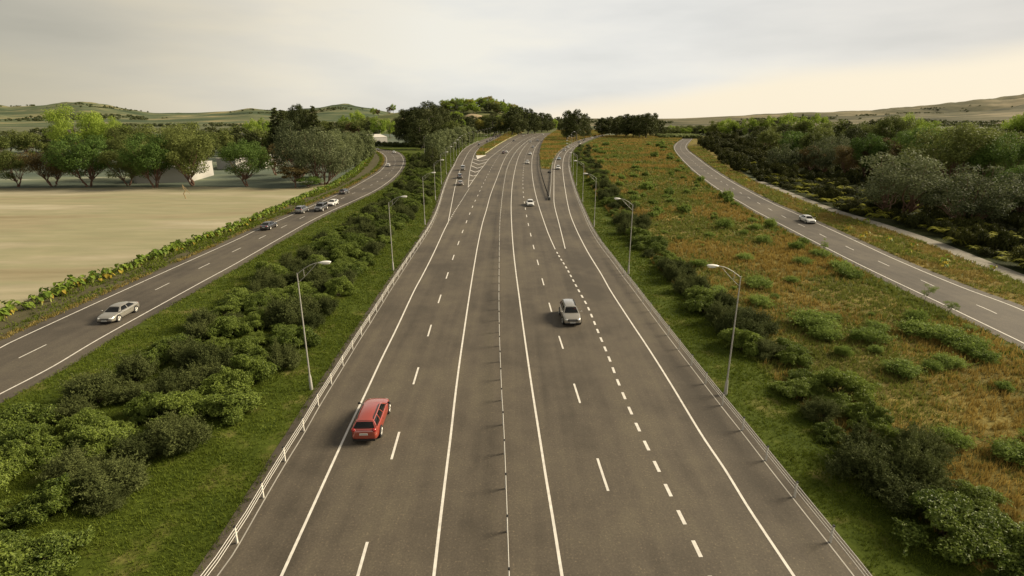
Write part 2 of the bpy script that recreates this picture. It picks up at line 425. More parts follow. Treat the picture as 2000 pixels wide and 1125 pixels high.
# meadow between the motorway and the right road
meadow_poly = np.vstack([dec(offset(RF, 0.3)), WP('1240,258 1290,257'), rev(dec(offset(SRl, -0.6)))])
zone('meadow', meadow_poly, -0.004, M['meadow'])
zone('lawn', np.vstack([dec(offset(RF, 0.5)), rev(dec(offset(RF, 6.0)))]), 0.0, M['lawn'])
zone('lawn', np.vstack([dec(offset(SRl, -0.6)), rev(dec(offset(SRl, -4.0)))]), 0.0, M['lawn'])
# verge of the left road, dry field and the park beyond
CRP = curve(pxs('-60,652 2,622 47,604 70,596 102,581 142,560 192,548 225,536 260,523 320,497 375,478 437,455 497,431 560,402 600,383 650,363 675,348 700,330 718,310 722,300'), back=40)
zone('verge', np.vstack([dec(offset(SLl, -0.6)), WP('715,294'), rev(dec(offset(CRP, -2.2)))]), -0.004, M['soil'])
field_far = WP('640,359 585,366 530,368 480,366 400,364 340,366 260,365 180,367 90,367 20,368 -200,369 -900,371 -2200,372')
fp = dec(offset(CRP, -1.4)); fp = fp[fp[:, 1] < field_far[0][1]]
zone('dry_field', np.vstack([fp, field_far, [[-420, field_far[-1][1]], [-420, -10]]]), -0.008, M['field'])
zone('park', np.vstack([fp[-1:], WP('675,348 700,330 718,310 722,296 760,284 830,276 850,262 700,255 300,262 -400,268'), [[-700, 420], [-700, 160]], rev(field_far)]), -0.0065, M['park'])
# right of the right road: dry verge, path, wood floor
zone('bank', np.vstack([dec(offset(SRr, 0.5)), WP('1390,268 1440,330'), rev(dec(offset(PA, 0.3)))]), -0.004, M['bank'])
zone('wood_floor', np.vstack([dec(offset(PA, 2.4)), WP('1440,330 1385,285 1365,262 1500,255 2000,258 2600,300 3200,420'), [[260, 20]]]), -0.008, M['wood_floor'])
pw = np.linspace(0, 1, len(PA))
mb = MB(); ribbon(mb, offset(PA, -0.3), offset(PA, 2.6), 0.05, M['path'])
kind(mb.build('path'), 'structure')

# ------------------------------------------------------------------ roads
mb = MB()
lf_cut = LE[LE[:, 1] < G(0, 312)[1]]; rf_cut = RE[RE[:, 1] < G(0, 335)[1]]
main = np.vstack([dec(lf_cut, 3), WP('930,306 948,303'), dec(YR, 4), rev(dec(GRN[GRN[:, 1] > G(0, 331)[1]], 4)), WP('1078,331'), rev(dec(rf_cut, 3))])
fill(mb, main, ZM, M['asphalt'])
ribbon(mb, LE[LE[:, 1] > G(0, 318)[1]], np.vstack([WP('931,310'), offset(LGR[LGR[:, 1] > G(0, 310)[1]], 0.9)]), ZM - 0.004, M['asphalt'])
ribbon(mb, np.vstack([WP('1077,337'), GRK[GRK[:, 1] > G(0, 333)[1]]]), RE[RE[:, 1] > G(0, 338)[1]], ZM - 0.004, M['asphalt'])
motorway = kind(mb.build('motorway'), 'structure')
mb = MB(); ribbon(mb, sl_a, sl_b, ZM, M['asphalt_side']); kind(mb.build('side_road'), 'structure')
mb = MB(); ribbon(mb, sr_a, sr_b, ZM, M['asphalt_side']); kind(mb.build('country_road'), 'structure')

mb = MB(); Z1 = ZM + 0.006
P = M['paint']
for W in (L1, L2, R1, R3): line(mb, W, 0.15, Z1, P)
for W in (L1R, R2, RRL): line(mb, W, 0.145, Z1, P)
line(mb, LGR, 0.16, Z1, P); line(mb, GRR[2:], 0.16, Z1, P)
for W in (SLl, SLr, SRl, SRr): line(mb, W, 0.15, Z1, P)
def near_s(W, px, py):
    g = G(px, py)[:2]; return arclen(W)[np.argmin(((W - g) ** 2).sum(1))]
def dashes(W, s0, period, length, width, smax=1e9):
    d = arclen(W)[-1]; s = s0 - math.ceil(s0 / period) * period + period
    while s + length < min(d, smax):
        line(mb, piece(W, max(0, s), s + length), width, Z1, P); s += period
dashes(LD, near_s(LD, 765, 896), 10.0, 3.1, 0.15, near_s(LD, 1004, 276))
dashes(RD, near_s(RD, 1188.7, 962), 10.0, 3.1, 0.15, near_s(RD, 1040, 281))
dashes(RS, near_s(RS, 1371, 1093), 2.21, 1.08, 0.2)
dashes(LG1, 0.8, 2.2, 1.0, 0.2)
dashes(SLc, near_s(SLc, 39, 698.6), 10.0, 3.0, 0.12)
dashes(SRc, near_s(SRc, 1953, 616), 10.0, 3.0, 0.12)
# chevrons of the gore
for (a, b, c) in (('916.2,353', '921,352.5', '924,351.5'), ('917,341.5', '924,344', '931,342'), ('918,332', '928,336.5', '937.5,333'), ('919.8,323.5', '932,328.7', '943.5,325'), ('921.8,316.5', '934.5,321.3', '949.5,317'), ('924,310', '937,314.5', '955,310.5')):
    A, B, D = WP(a)[0], WP(b)[0], WP(c)[0]
    line(mb, np.array([A, (A + B) / 2, B]), 0.45, Z1, P)
    line(mb, np.array([B, (B + D) / 2, D]), 0.45, Z1 + 0.003, P)
# small feature line at the foot of the barriers
for W, o in ((LF, 0.12), (RF, -0.14)):
    w2 = offset(W[W[:, 1] < 260], o); line(mb, w2, 0.07, Z1, M['concrete'])
kind(mb.build('road_markings'), 'structure')

# grass islands of the two gores, a real kerb step above the road
def island(name, poly, mat, h=0.13):
    poly = np.asarray(poly); mb = MB(); n = len(poly)
    fill(mb, poly, h, mat)
    V = np.vstack([np.c_[poly, np.full(n, h)], np.c_[poly, np.full(n, 0.0)]]); i = np.arange(n); i2 = (i + 1) % n
    mb.add(V, np.stack([i, i2, n + i2, n + i], 1), M['concrete'])
    return kind(mb.build(name), 'structure')
isl_r = np.vstack([WP('1056,329'), dec(offset(GRN[(GRN[:, 1] > G(0, 328)[1])], 0.6), 4), WP('1150,252 1185,262'), rev(dec(offset(GRK[GRK[:, 1] > G(0, 331)[1]], -0.5), 4)), WP('1074.5,331')])
island('grass_island', isl_r, M['meadow'])
isl_l = np.vstack([WP('932.5,304.5'), rev(dec(offset(LGR[(LGR[:, 1] > G(0, 303)[1])], 1.3), 4))[::-1], WP('1000,255 1040,249'), rev(dec(offset(YR, -0.5), 4)), WP('946,303.5')])
island('grass_island', isl_l, M['meadow'])
mb = MB(); fill(mb, WP('929.5,304.3 949.3,303.6 940,307 932,310.7'), ZM + 0.16, M['pale_concrete'])
tp = WP('929.5,304.3 949.3,303.6 940,307 932,310.7'); n = 4
mb.add(np.vstack([np.c_[tp, np.full(n, ZM + 0.16)], np.c_[tp, np.full(n, 0.0)]]), [(i, (i + 1) % n, n + (i + 1) % n, n + i) for i in range(n)], M['pale_concrete'])
kind(mb.build('pavement'), 'structure')
# ------------------------------------------------------------------ hills
def fbm2(x, y, seed, base, octs=5, gain=0.5):
    r = np.random.default_rng(seed); out = np.zeros_like(x); a = 1.0
    for o in range(octs):
        f = base * 2 ** o; acc = np.zeros_like(x)
        for k in range(5):
            th = r.uniform(0, 2 * np.pi); ph = r.uniform(0, 2 * np.pi)
            acc += np.sin((x * np.cos(th) + y * np.sin(th)) * f * r.uniform(0.7, 1.4) + ph)
        out += a * acc / 5; a *= gain
    return out

def grid_mesh(mb, X, Y, Z, mat):
    r, c = X.shape
    i, j = np.meshgrid(np.arange(c - 1), np.arange(r - 1)); q = (j * c + i).ravel()
    mb.add(np.c_[X.ravel(), Y.ravel(), Z.ravel()], np.stack([q, q + 1, q + c + 1, q + c], 1), mat)

def far_hills(name, sky_px, p0, p1, D0, Dc, seed, amp, mat, n=(260, 90)):
    sk = np.array(pxs(sky_px)); px = np.linspace(p0, p1, n[0]); u = np.linspace(0, 1, n[1])
    PX, U = np.meshgrid(px, u)
    D = D0 + (Dc * 1.7 - D0) * U
    X = (PX - CX) * CP / F * D
    hc = H + slope(np.interp(px, sk[:, 0], sk[:, 1])) * Dc
    hc = np.maximum(hc, 2.0)[None, :]
    t = np.clip((D - D0) / (Dc - D0), 0, 1); s = t ** 1.35
    fall = np.clip((D - Dc) / (Dc * 0.7), 0, 1)
    fold = fbm2(X, D * 1.0, seed, 0.0035, 5, 0.55)
    Z = hc * (s * (1 - 0.55 * fall)) * (1 + amp * fold * (1 - 0.75 * np.exp(-((D - Dc) / 350) ** 2)) * np.clip(t * 3, 0, 1))
    edge = np.clip(np.minimum(PX - p0, p1 - PX) / 60, 0, 1)
    Z = Z * edge - 0.5
    mb = MB(); grid_mesh(mb, X, D, Z, mat)
    return kind(mb.build(name, smooth=True), 'structure')

M['hill_l'] = land_mat('pasture_hills', [(0.36, (0.034, 0.050, 0.026)), (0.46, (0.070, 0.094, 0.048)), (0.55, (0.120, 0.132, 0.068)), (0.66, (0.26, 0.225, 0.115))], 0.0045, (0.7, 0.8, 3.0), detail=9)
M['hill_r'] = land_mat('dry_hills', [(0.36, (0.036, 0.038, 0.018)), (0.46, (0.080, 0.078, 0.040)), (0.55, (0.13, 0.118, 0.066)), (0.68, (0.25, 0.21, 0.13))], 0.004, (0.7, 0.8, 3.0), detail=9)
far_hills('hills', '-900,212 -300,214 0,208 25,211 100,206 165,199 215,206 260,213 300,219 380,220 450,217 490,213 530,216 560,218 640,209 680,207 720,212 760,221 800,226 860,230 1000,231 1150,231.5', -900, 1150, 1500, 3300, 5, 0.6, M['hill_l'])
far_hills('hills', '1050,231.8 1250,231 1330,230.5 1400,228 1500,225 1600,222 1700,218 1750,211 1800,208 1870,202 1950,186 2000,174 2150,152 2400,168 2900,190', 1050, 2900, 1500, 4200, 9, 0.58, M['hill_r'])

HXC, HYC, HH = -62.0, 1150.0, 44.0
def hill_z(x, y):
    dx = np.asarray(x, float) - HXC; dy = np.asarray(y, float) - HYC
    sx = np.where(dx < 0, 265.0, 92.0)
    z = HH * np.exp(-(np.abs(dx) / sx) ** 2.5 - (np.abs(dy) / 185.0) ** 2.2)
    return z + z / HH * 2.0 * fbm2(np.asarray(x, float), np.asarray(y, float), 3, 0.03, 3)
hx, hy = np.meshgrid(np.linspace(-520, 110, 90), np.linspace(780, 1560, 90))
hz = hill_z(hx, hy) - 0.4
M['hill_m'] = land_mat('grassy_hill', [(0.30, (0.05, 0.065, 0.022)), (0.5, (0.10, 0.115, 0.045)), (0.7, (0.19, 0.17, 0.08))], 0.02, detail=6)
mb = MB(); grid_mesh(mb, hx, hy, hz, M['hill_m']); kind(mb.build('hill', smooth=True), 'structure')
# bare mound of dry earth on the flank of the hill
M['mound'] = land_mat('bare_earth', [(0.3, (0.26, 0.20, 0.11)), (0.6, (0.33, 0.27, 0.17)), (0.8, (0.42, 0.37, 0.26))], 0.05)
def hill_at(px, D): x = (px - CX) * CP / F * D; return x, D, float(hill_z(x, D))
mx, my, mz = hill_at(925, 985)
gx, gy = np.meshgrid(np.linspace(-26, 26, 24), np.linspace(-26, 26, 24))
rr = np.hypot(gx, gy) / 24
mb = MB(); grid_mesh(mb, gx + mx, gy + my, np.clip(1 - rr ** 2, -0.3, 1) * 9 + mz - 1 + 0.5 * fbm2(gx, gy, 4, 0.2, 3), M['mound'])
kind(mb.build('hill', smooth=True), 'structure')

# woods and hedges that speckle the far hills, too far off to count
M['far_tree'] = leaf_mat('far_wood_leaves', (0.035, 0.045, 0.016), (0.10, 0.115, 0.045), nscale=0.01)
def far_woods():
    r = np.random.default_rng(77); mb = MB(); dg = bpy.context.evaluated_depsgraph_get(); sc_ = bpy.context.scene
    n = 0; pts = []
    while n < 520:
        px = r.uniform(-80, 2080); D = r.uniform(1500, 3600)
        if 880 < px < 1130: continue
        x = (px - CX) * CP / F * D; v = fbm2(np.array([x]), np.array([D]), 41, 0.006, 3)[0]
        if v < 0.18 + 0.25 * r.random(): continue
        pts.append((x, D)); n += 1
    for x, y in pts:
        ok, loc, *_ = sc_.ray_cast(dg, Vector((x, y, 900)), Vector((0, 0, -1)))
        if not ok: continue
        k = int(r.integers(1, 6))
        for q in range(k):
            c = np.array([x + r.normal() * 14, y + r.normal() * 20, loc[2] + 3.0]); m = 26; d_ = r.normal(size=(m, 3)); d_ /= np.linalg.norm(d_, axis=1, keepdims=True)
            P_ = c + d_ * np.array([6, 6, 4.5]) * r.uniform(0.7, 1.1, (m, 1)); T_ = np.cross(d_, r.normal(size=(m, 3))); T_ /= np.linalg.norm(T_, axis=1, keepdims=True) + 1e-9; B_ = np.cross(d_, T_)
            V = np.stack([P_ - T_ * 2.4, P_ + B_ * 1.8, P_ + T_ * 2.4, P_ - B_ * 1.8], 1).reshape(-1, 3); mb.add(V, np.arange(4 * m).reshape(-1, 4), M['far_tree'])
    kind(mb.build('far_woods'), 'stuff')
bpy.context.view_layer.update(); far_woods()
# ------------------------------------------------------------------ trees
L_ = leaf_mat
M['lf_olive'] = L_('olive_leaves', (0.044, 0.062, 0.014), (0.215, 0.245, 0.066))
M['lf_lime'] = L_('lime_leaves', (0.12, 0.19, 0.022), (0.36, 0.45, 0.075), trans=0.4)
M['lf_dark'] = L_('dark_needles', (0.024, 0.034, 0.010), (0.125, 0.140, 0.044), trans=0.15)
M['lf_grey'] = L_('grey_green_leaves', (0.085, 0.110, 0.044), (0.26, 0.29, 0.13))
M['lf_brown'] = L_('brownish_leaves', (0.062, 0.048, 0.018), (0.17, 0.13, 0.048))
M['lf_green'] = L_('green_leaves', (0.045, 0.088, 0.016), (0.14, 0.21, 0.045))
M['lf_silver'] = L_('silvery_leaves', (0.022, 0.034, 0.012), (0.200, 0.225, 0.105), spec=0.15, rough=0.6)
M['lf_gold'] = L_('golden_leaves', (0.17, 0.165, 0.03), (0.42, 0.38, 0.09), trans=0.4)
M['bark'] = simple('red_brown_bark', (0.150, 0.085, 0.055), 0.9, noise=0.3, nscale=9)
M['bark_grey'] = simple('grey_bark', (0.12, 0.105, 0.085), 0.9, noise=0.3, nscale=9)

def unit(v): return v / (np.linalg.norm(v, axis=-1, keepdims=True) + 1e-9)

def leaves(mb, P, N, Lh, Wd, mat, r, fold=0.0):
    n = len(P)
    T = unit(np.cross(N, r.normal(size=(n, 3)))); B = np.cross(N, T)
    Lh = (Lh * r.uniform(0.7, 1.35, n))[:, None]; Wd = (Wd * r.uniform(0.7, 1.3, n))[:, None]
    V = np.stack([P - T * Lh / 2, P + B * Wd / 2 + T * Lh * 0.08, P + T * Lh / 2 - N * Lh * fold, P - B * Wd / 2 + T * Lh * 0.08], 1).reshape(-1, 3)
    mb.add(V, np.arange(4 * n).reshape(-1, 4), mat)

def clump_leaves(mb, Cc, R, n, Lh, Wd, mat, r, flat=0.8, up=0.45, centre=None, fold=0.15, shell=0.3):
    """leaves scattered through clumps: more towards each clump's skin, turned outwards and up"""
    w = R ** 2 / (R ** 2).sum(); k = r.choice(len(Cc), n, p=w)
    d = unit(r.normal(size=(n, 3)))
    rad = R[k] * (shell + (1 - shell) * r.random(n) ** 0.6) * np.where(r.random(n) < 0.1, 1.18, 1)
    P = Cc[k] + d * rad[:, None] * np.array([1, 1, flat])
    N = unit(d * 0.7 + np.array([0, 0, up]) + r.normal(size=(n, 3)) * 0.55)
    leaves(mb, P, N, Lh, Wd, mat, r, fold)

def limb(mb, a, b, ra, rb, r, mat, sag=0.06, n=6):
    a, b = np.asarray(a, float), np.asarray(b, float)
    t = np.linspace(0, 1, 6)[:, None]; L = np.linalg.norm(b - a)
    P = a + (b - a) * t + (r.normal(size=(6, 3)) * 0.035 * L) * (np.sin(t * np.pi)) + np.array([0, 0, sag * L]) * np.sin(t * np.pi)
    mb.tube(P, np.linspace(ra, rb, 6), mat, n)

def tree_proto(kindname, seed, far):
    """a unit-height tree: returns (trunk mesh, crown mesh, proto width)"""
    r = np.random.default_rng(seed); tr, cr = MB(), MB()
    bark = M['bark']
    nl, L = (3600, 0.050) if far else (13000, 0.026)
    if kindname in ('spread', 'brown', 'bare', 'silver', 'green', 'round'):
        W = {'spread': 1.0, 'brown': 0.95, 'bare': 0.9, 'silver': 1.25, 'green': 1.05, 'round': 1.05}[kindname]
        low = {'spread': 0.20, 'brown': 0.24, 'bare': 0.36, 'silver': 0.08, 'green': 0.18, 'round': 0.06}[kindname]
        mat = M[{'spread': 'lf_olive', 'brown': 'lf_brown', 'bare': 'lf_brown', 'silver': 'lf_silver', 'green': 'lf_green', 'round': 'lf_olive'}[kindname]]
        stems = 1 if kindname in ('bare', 'round') else r.integers(2, 4)
        nc = 46 if kindname in ('silver', 'round') else 38
        cc = []
        while len(cc) < nc:
            p = r.uniform(-1, 1, 3)
            q = np.linalg.norm(p)
            if q > 1 or q < 0.3: continue
            c = np.array([p[0] * W * 0.40, p[1] * W * 0.40, low + (0.92 - low) * (0.5 + 0.5 * p[2]) ** 0.85])
            if c[2] < low + 0.12 and np.hypot(c[0], c[1]) < 0.12: continue
            cc.append(c)
        cc = np.array(cc); R = r.uniform(0.085, 0.15, nc) * (1.15 if kindname != 'bare' else 0.9)
        cc[:, 2] = np.minimum(cc[:, 2], 0.99 - R * 0.8)
        forks = []
        for s in range(stems):
            a = r.uniform(0, 6.28) + s * 2.6
            base = np.array([math.cos(a) * 0.025 * (stems > 1), math.sin(a) * 0.025 * (stems > 1), -0.01])
            fk = np.array([math.cos(a) * 0.09 * W, math.sin(a) * 0.09 * W, low * r.uniform(0.5, 0.8)])
            if stems == 1: fk = np.array([0.01, 0.0, low * 0.6])
            limb(tr, base, fk, 0.018, 0.013, r, bark, 0.0); forks.append(fk)
        for c in cc:
            fk = forks[int(np.argmin([np.hypot(*(c - f)[:2]) for f in forks]))]
            if r.random() < (0.75 if not far else 0.4): limb(tr, fk, c, 0.0075, 0.002, r, bark, -0.03, 5)
        n = int(nl * {'bare': 0.45, 'brown': 0.75, 'silver': 0.72}.get(kindname, 1.0))
        clump_leaves(cr, cc, R, n, L * (1.3 if kindname == 'silver' else 1), L * 0.6, mat, r, flat=0.75)
        return tr, cr, W
    if kindname in ('lime', 'gold'):
        W = 0.85; nc = 40
        cc = []
        while len(cc) < nc:
            p = r.uniform(-1, 1, 3)
            if not 0.45 < np.linalg.norm(p) < 1: continue
            h = 0.5 + 0.5 * p[2]
            wz = W * 0.40 * (0.75 + 0.5 * math.sin(h * 2.6))
            cc.append((p[0] * wz, p[1] * wz, 0.2 + 0.73 * h))
        cc = np.array(cc); R = r.uniform(0.075, 0.135, nc)
        limb(tr, (0, 0, -0.01), (0.01, 0, 0.3), 0.028, 0.02, r, M['bark_grey'], 0)
        for c in cc[::2]: limb(tr, (0.01, 0, 0.22 + 0.3 * r.random() * c[2]), c, 0.011, 0.003, r, M['bark_grey'], -0.02, 5)
        clump_leaves(cr, cc, R, nl, L * 0.9, L * 0.5, M['lf_lime' if kindname == 'lime' else 'lf_gold'], r, flat=0.9)
        return tr, cr, W
    if kindname in ('pine', 'darkround'):
        W = 0.62 if kindname == 'pine' else 0.8; cc, R = [], []
        for k in range(42):
            h = 0.20 + 0.76 * (k / 41)
            wz = W * 0.5 * (1 - ((h - 0.42) / 0.62) ** 2 if h > 0.42 else 0.72 + 0.28 * (h - 0.2) / 0.22)
            a = k * 2.4 + r.uniform(-0.5, 0.5); q = wz * r.uniform(0.35, 0.92)
            cc.append((q * math.cos(a), q * math.sin(a), h - 0.02)); R.append(r.uniform(0.09, 0.14) * (1.15 - 0.45 * h))
        cc = np.array(cc); R = np.array(R)
        limb(tr, (0, 0, -0.01), (0.0, 0, 0.9), 0.022, 0.004, r, M['bark_grey'], 0)
        for c in cc[:30:2]: limb(tr, (0, 0, c[2] - 0.04), c, 0.007, 0.002, r, M['bark_grey'], 0.02, 4)
        clump_leaves(cr, cc, R, nl, L * 1.15, L * 0.42, M['lf_dark'], r, flat=0.7, up=0.3)
        return tr, cr, W
    if kindname == 'conifer':
        W = 0.42; cc, R = [], []
        for k in range(46):
            h = 0.10 + 0.86 * k / 45; a = k * 2.4; q = W * 0.5 * (1 - h) ** 0.85 * r.uniform(0.5, 0.95)
            cc.append((q * math.cos(a), q * math.sin(a), h)); R.append(0.075 * (1.15 - h) + 0.012)
        limb(tr, (0, 0, -0.01), (0, 0, 0.97), 0.018, 0.003, r, M['bark_grey'], 0)
        clump_leaves(cr, np.array(cc), np.array(R), nl, L * 1.1, L * 0.4, M['lf_dark'], r, flat=0.55, up=0.2)
        return tr, cr, W
    if kindname == 'poplar':
        W = 0.52; cc, R = [], []
        for k in range(36):
            h = 0.12 + 0.82 * k / 35; a = k * 2.4 + r.uniform(-0.6, 0.6)
            wz = W * 0.5 * math.sin(min(1, (h - 0.02) / 0.5) * math.pi / 2) * (1 if h < 0.6 else math.sqrt(max(0, 1 - ((h - 0.6) / 0.42) ** 2)))
            q = wz * r.uniform(0.4, 0.85); cc.append((q * math.cos(a), q * math.sin(a), h)); R.append(r.uniform(0.075, 0.115))
        limb(tr, (0, 0, -0.01), (0, 0, 0.85), 0.02, 0.004, r, M['bark_grey'], 0)
        for c in cc[::3]: limb(tr, (0, 0, max(0.08, c[2] - 0.14)), c, 0.007, 0.002, r, M['bark_grey'], 0, 4)
        clump_leaves(cr, np.array(cc), np.array(R), nl, L * 0.95, L * 0.5, M['lf_grey'], r, flat=1.2, up=0.3)
        return tr, cr, W

PROTO = {}
def proto(kn, far, v):
    key = (kn, far, v)
    if key not in PROTO:
        t, c, W = tree_proto(kn, 100 + v * 17 + sum(map(ord, kn)), far)
        cv = np.concatenate(c.V); zt = np.percentile(cv[:, 2], 99.7); Wr = 2 * np.percentile(np.hypot(cv[:, 0], cv[:, 1]), 97)
        for q in (t, c): q.V = [v_ * np.array([1, 1, 1 / zt]) for v_ in q.V]
        PROTO[key] = (t.mesh(kn + '_trunk', True), c.mesh(kn + '_crown'), Wr)
    return PROTO[key]

DESC = {'spread': ('spreading_tree', 'olive spreading tree'), 'brown': ('spreading_tree', 'brownish open tree'),
        'bare': ('sparse_tree', 'thin tree with bare pinkish trunk'), 'silver': ('silvery_tree', 'silvery green broad tree'),
        'green': ('leafy_tree', 'mid green bushy tree'), 'round': ('round_tree', 'olive brown round tree'), 'lime': ('lime_green_tree', 'bright lime green tree'),
        'gold': ('yellowish_tree', 'yellow green slender tree'), 'pine': ('pine_tree', 'tall dark pine tree'), 'darkround': ('dark_tree', 'dark green broad tree'),
        'conifer': ('conifer_tree', 'dark pointed conifer'), 'poplar': ('poplar_tree', 'grey green columnar tree')}
LABELS = {}                        # (desc, place) -> [(object, sort key, size)]
def note(o, desc, place, key, size): LABELS.setdefault((desc, place), []).append((o, key, size))
SHORT = {'on the far edge of the dry field': 'edging the dry field', 'beside the bend of the left road': "by the left road's bend", 'behind the white buildings': 'behind the white buildings',
    'in the tall dark clump left of the hill': 'in the dark clump behind the field', 'in the row beyond the left road': "beyond the left road's bend", 'in the big dark clump left of the slip road': 'left of the left slip road',
    'in the pale row along the slip road': 'in the row edging the left slip road', 'in front of the wooded hill': 'at the foot of the wooded hill', 'between the motorway and the right slip road': 'between motorway and right slip road',
    'in the pine belt beyond the meadow': 'in the pine belt beyond the meadow', 'along the back of the right hand wood': 'at the back of the right wood', 'in the right hand wood': 'inside the right wood',
    'on the flat land beyond the meadow': 'on flat land beyond the meadow', 'standing above the back of the right hand wood': 'rising above the back of the right wood', 'beyond the far end of the meadow': 'beyond the far end of the meadow'}
def seg(bounds, names, v):
    for b, n in zip(bounds, names):
        if v < b: return n
    return names[-1]
def lamps_seg(ys, side, v):
    ys = sorted(ys); k = sum(1 for q in ys if q < v)
    if k == 0: return f'before the first {side} street lamp'
    if k >= len(ys): return f'beyond the last {side} street lamp'
    return f'between {ordinal(k)} and {ordinal(k + 1)} {side} lamps'
def level_seg(ys, side, v):
    ys = sorted(ys); k = int(np.argmin([abs(q - v) for q in ys])); return f'level with {ordinal(k + 1)} {side} lamp'
LAMPS = {'left': [], 'right': []}
def place_of(place, px, y):
    """the part of a long place that a landmark names, and which way to count in it"""
    if place == 'in the planted strip left of the motorway': return lamps_seg(LAMPS['left'], 'left', y), 'from front', y
    if place == 'in the planted strip right of the motorway': return lamps_seg(LAMPS['right'], 'right', y), 'from front', y
    if place == 'among the brown meadow grass': return 'in the meadow ' + level_seg(LAMPS['right'], 'right', y), 'from left', px
    if place == 'in the row edging the dry field': return 'in the row ' + seg((205, 345, 516, 583, 668), ('before the silver sedan', 'nearer the silver sedan', 'nearer the black sedan', 'between black sedan and grey suv', 'between grey suv and dark hatchback', 'beyond the dark hatchback'), px), 'from left', px
    if place in ('on the floor of the right hand wood', 'beyond the path at the wood edge', 'on the bank between right road and path'):
        pre = {'on': 'in the right wood', 'be': 'past the path'}[place[:2]] if 'bank' not in place else 'on the right bank'
        return pre + ' ' + seg((1585, 1752, 1886), ('left of the white coupe', 'right of the white coupe', 'between the big silvery trees', 'at the far right'), px), 'from left', px
    if place == 'on the wooded hill': return seg((850, 905, 945, 1030), ('on the bare left ridge', 'left of the bare mound', 'around the bare mound', 'right of the bare mound', 'on the right hill slope'), px), 'from left', px
    if place == 'left of the motorway': return 'left of the motorway', 'from front', y
    if place == 'right of the motorway': return 'right of the motorway', 'from front', y
    return SHORT.get(place, place), 'from left', px
def write_labels():
    groups = {}
    for (desc, place), L in LABELS.items():
        for o, key, size in L:
            x, y, z = o.location; px = CX + x * F / (y * CP + (H - z) * SP)
            pl, ow, k = place_of(place, px, y); groups.setdefault((desc, pl), []).append((k, size, o, ow))
    for (desc, pl), L in groups.items():
        L.sort(key=lambda t: t[0]); sizes = sorted(t[1] for t in L)
        for k, (key, size, o, ow) in enumerate(L):
            if len(L) == 1: o['label'] = f'{desc} {pl}'
            elif size == sizes[-1] and size > sizes[-2] * 1.12: o['label'] = f'largest {desc} {pl}'
            else: o['label'] = f'{desc} {pl}, {ordinal(k + 1)} {ow}'

def put_tree(kn, x, y, z, h, wid, place, group, key):
    px_h = h * F / max(y, 1)
    far = px_h < 62
    t, c, W = proto(kn, far, RNG.integers(0, 2))
    nm, desc = DESC[kn]
    o = thing(nm, desc, 'tree', (x, y, z - 0.05), RNG.uniform(0, 6.28), group)
    s = wid / W if wid else h
    o.scale = (s, s, h)
    link('trunk', t, o); link('crown', c, o)
    note(o, desc, place, key, h)
    return o

def tree_px(kn, px, by, ty, wpx, place, group):
    g = G(px, by); h = max(2.0, top_z(by, ty))
    wm = wpx / (ppm(by)) if wpx else 0
    put_tree(kn, g[0], g[1], 0, h, wm, place, group, px)

def trees(place, group, rows):
    for q in rows.split('|'):
        kn, px, by, ty, w = q.split(); tree_px(kn, float(px), float(by), float(ty), float(w), place, group)

trees('on the far edge of the dry field', 'trees along the edge of the dry field',
      'spread -30 366 290 90|spread 34 365 294 70|brown 104 364 294 92|green 175 364 264 112|spread 250 363 280 78|green 304 366 262 96|spread 380 363 244 100|green 485 364 274 92|brown 540 342 281 66|bare 577 367 322 62|silver 580 352 236 104|silver 634 360 250 120|green 606 366 344 50|spread 342 352 268 90|spread 268 350 262 90')
trees('beside the bend of the left road', 'trees beside the bend of the left road',
      'poplar 655 345 257 44|poplar 676 335 262 40|poplar 694 325 258 40|poplar 709 316 256 40|poplar 720 308 255 34|poplar 664 318 252 40')
trees('behind the white buildings', 'trees behind the white buildings',
      'darkround 18 298 256 56|round 52 300 254 50|darkround 88 298 250 56|round 125 304 256 50|darkround -40 300 250 60|lime 165 318 207 100|lime 236 318 229 70|lime 205 312 222 60|round 248 322 245 70|round 318 322 243 84|round 366 330 240 92|spread 404 322 256 60|darkround 420 298 248 56|round 455 298 246 56|darkround 478 300 248 50|round 512 304 252 50|lime 497 285 232 34|lime 521 282 230 30|darkround 285 306 250 60|round 0 312 262 50|round 70 308 260 46|darkround 108 306 258 46|round 150 300 254 44|darkround 340 304 252 46|round 385 304 252 46|round 436 306 256 46|darkround 496 308 258 46|round 540 306 256 46|darkround 190 302 252 50|darkround 222 304 254 46')
trees('in the tall dark clump left of the hill', 'dark trees left of the hill',
      'conifer 548 312 212 56|darkround 590 312 205 60|conifer 621 312 209 54|pine 570 308 217 54|pine 606 310 215 50|conifer 560 310 216 50')
trees('in the row beyond the left road', 'trees beyond the left road',
      'round 634 268 236 40|darkround 655 268 238 40|round 682 266 236 40|round 706 268 234 44|darkround 728 270 236 40|lime 674 262 225 26|lime 700 258 215 32|lime 741 272 227 36|lime 762 270 232 26|round 720 262 228 30|darkround 776 268 232 36|brown 690 268 240 30')
trees('in the big dark clump left of the slip road', 'dark trees left of the slip road',
      'darkround 793 284 214 52|pine 812 284 210 60|darkround 838 286 199 72|pine 856 282 206 56|darkround 872 280 215 46|pine 890 276 222 40|darkround 822 292 232 60|round 884 286 236 40')
trees('in the pale row along the slip road', 'grey green trees along the slip road',
      'poplar 846 322 262 34|poplar 857 314 258 34|poplar 868 306 254 32|poplar 879 299 251 32|poplar 890 293 249 30|poplar 900 288 247 30|poplar 910 283 247 28|poplar 919 279 247 26|darkround 846 330 288 40')
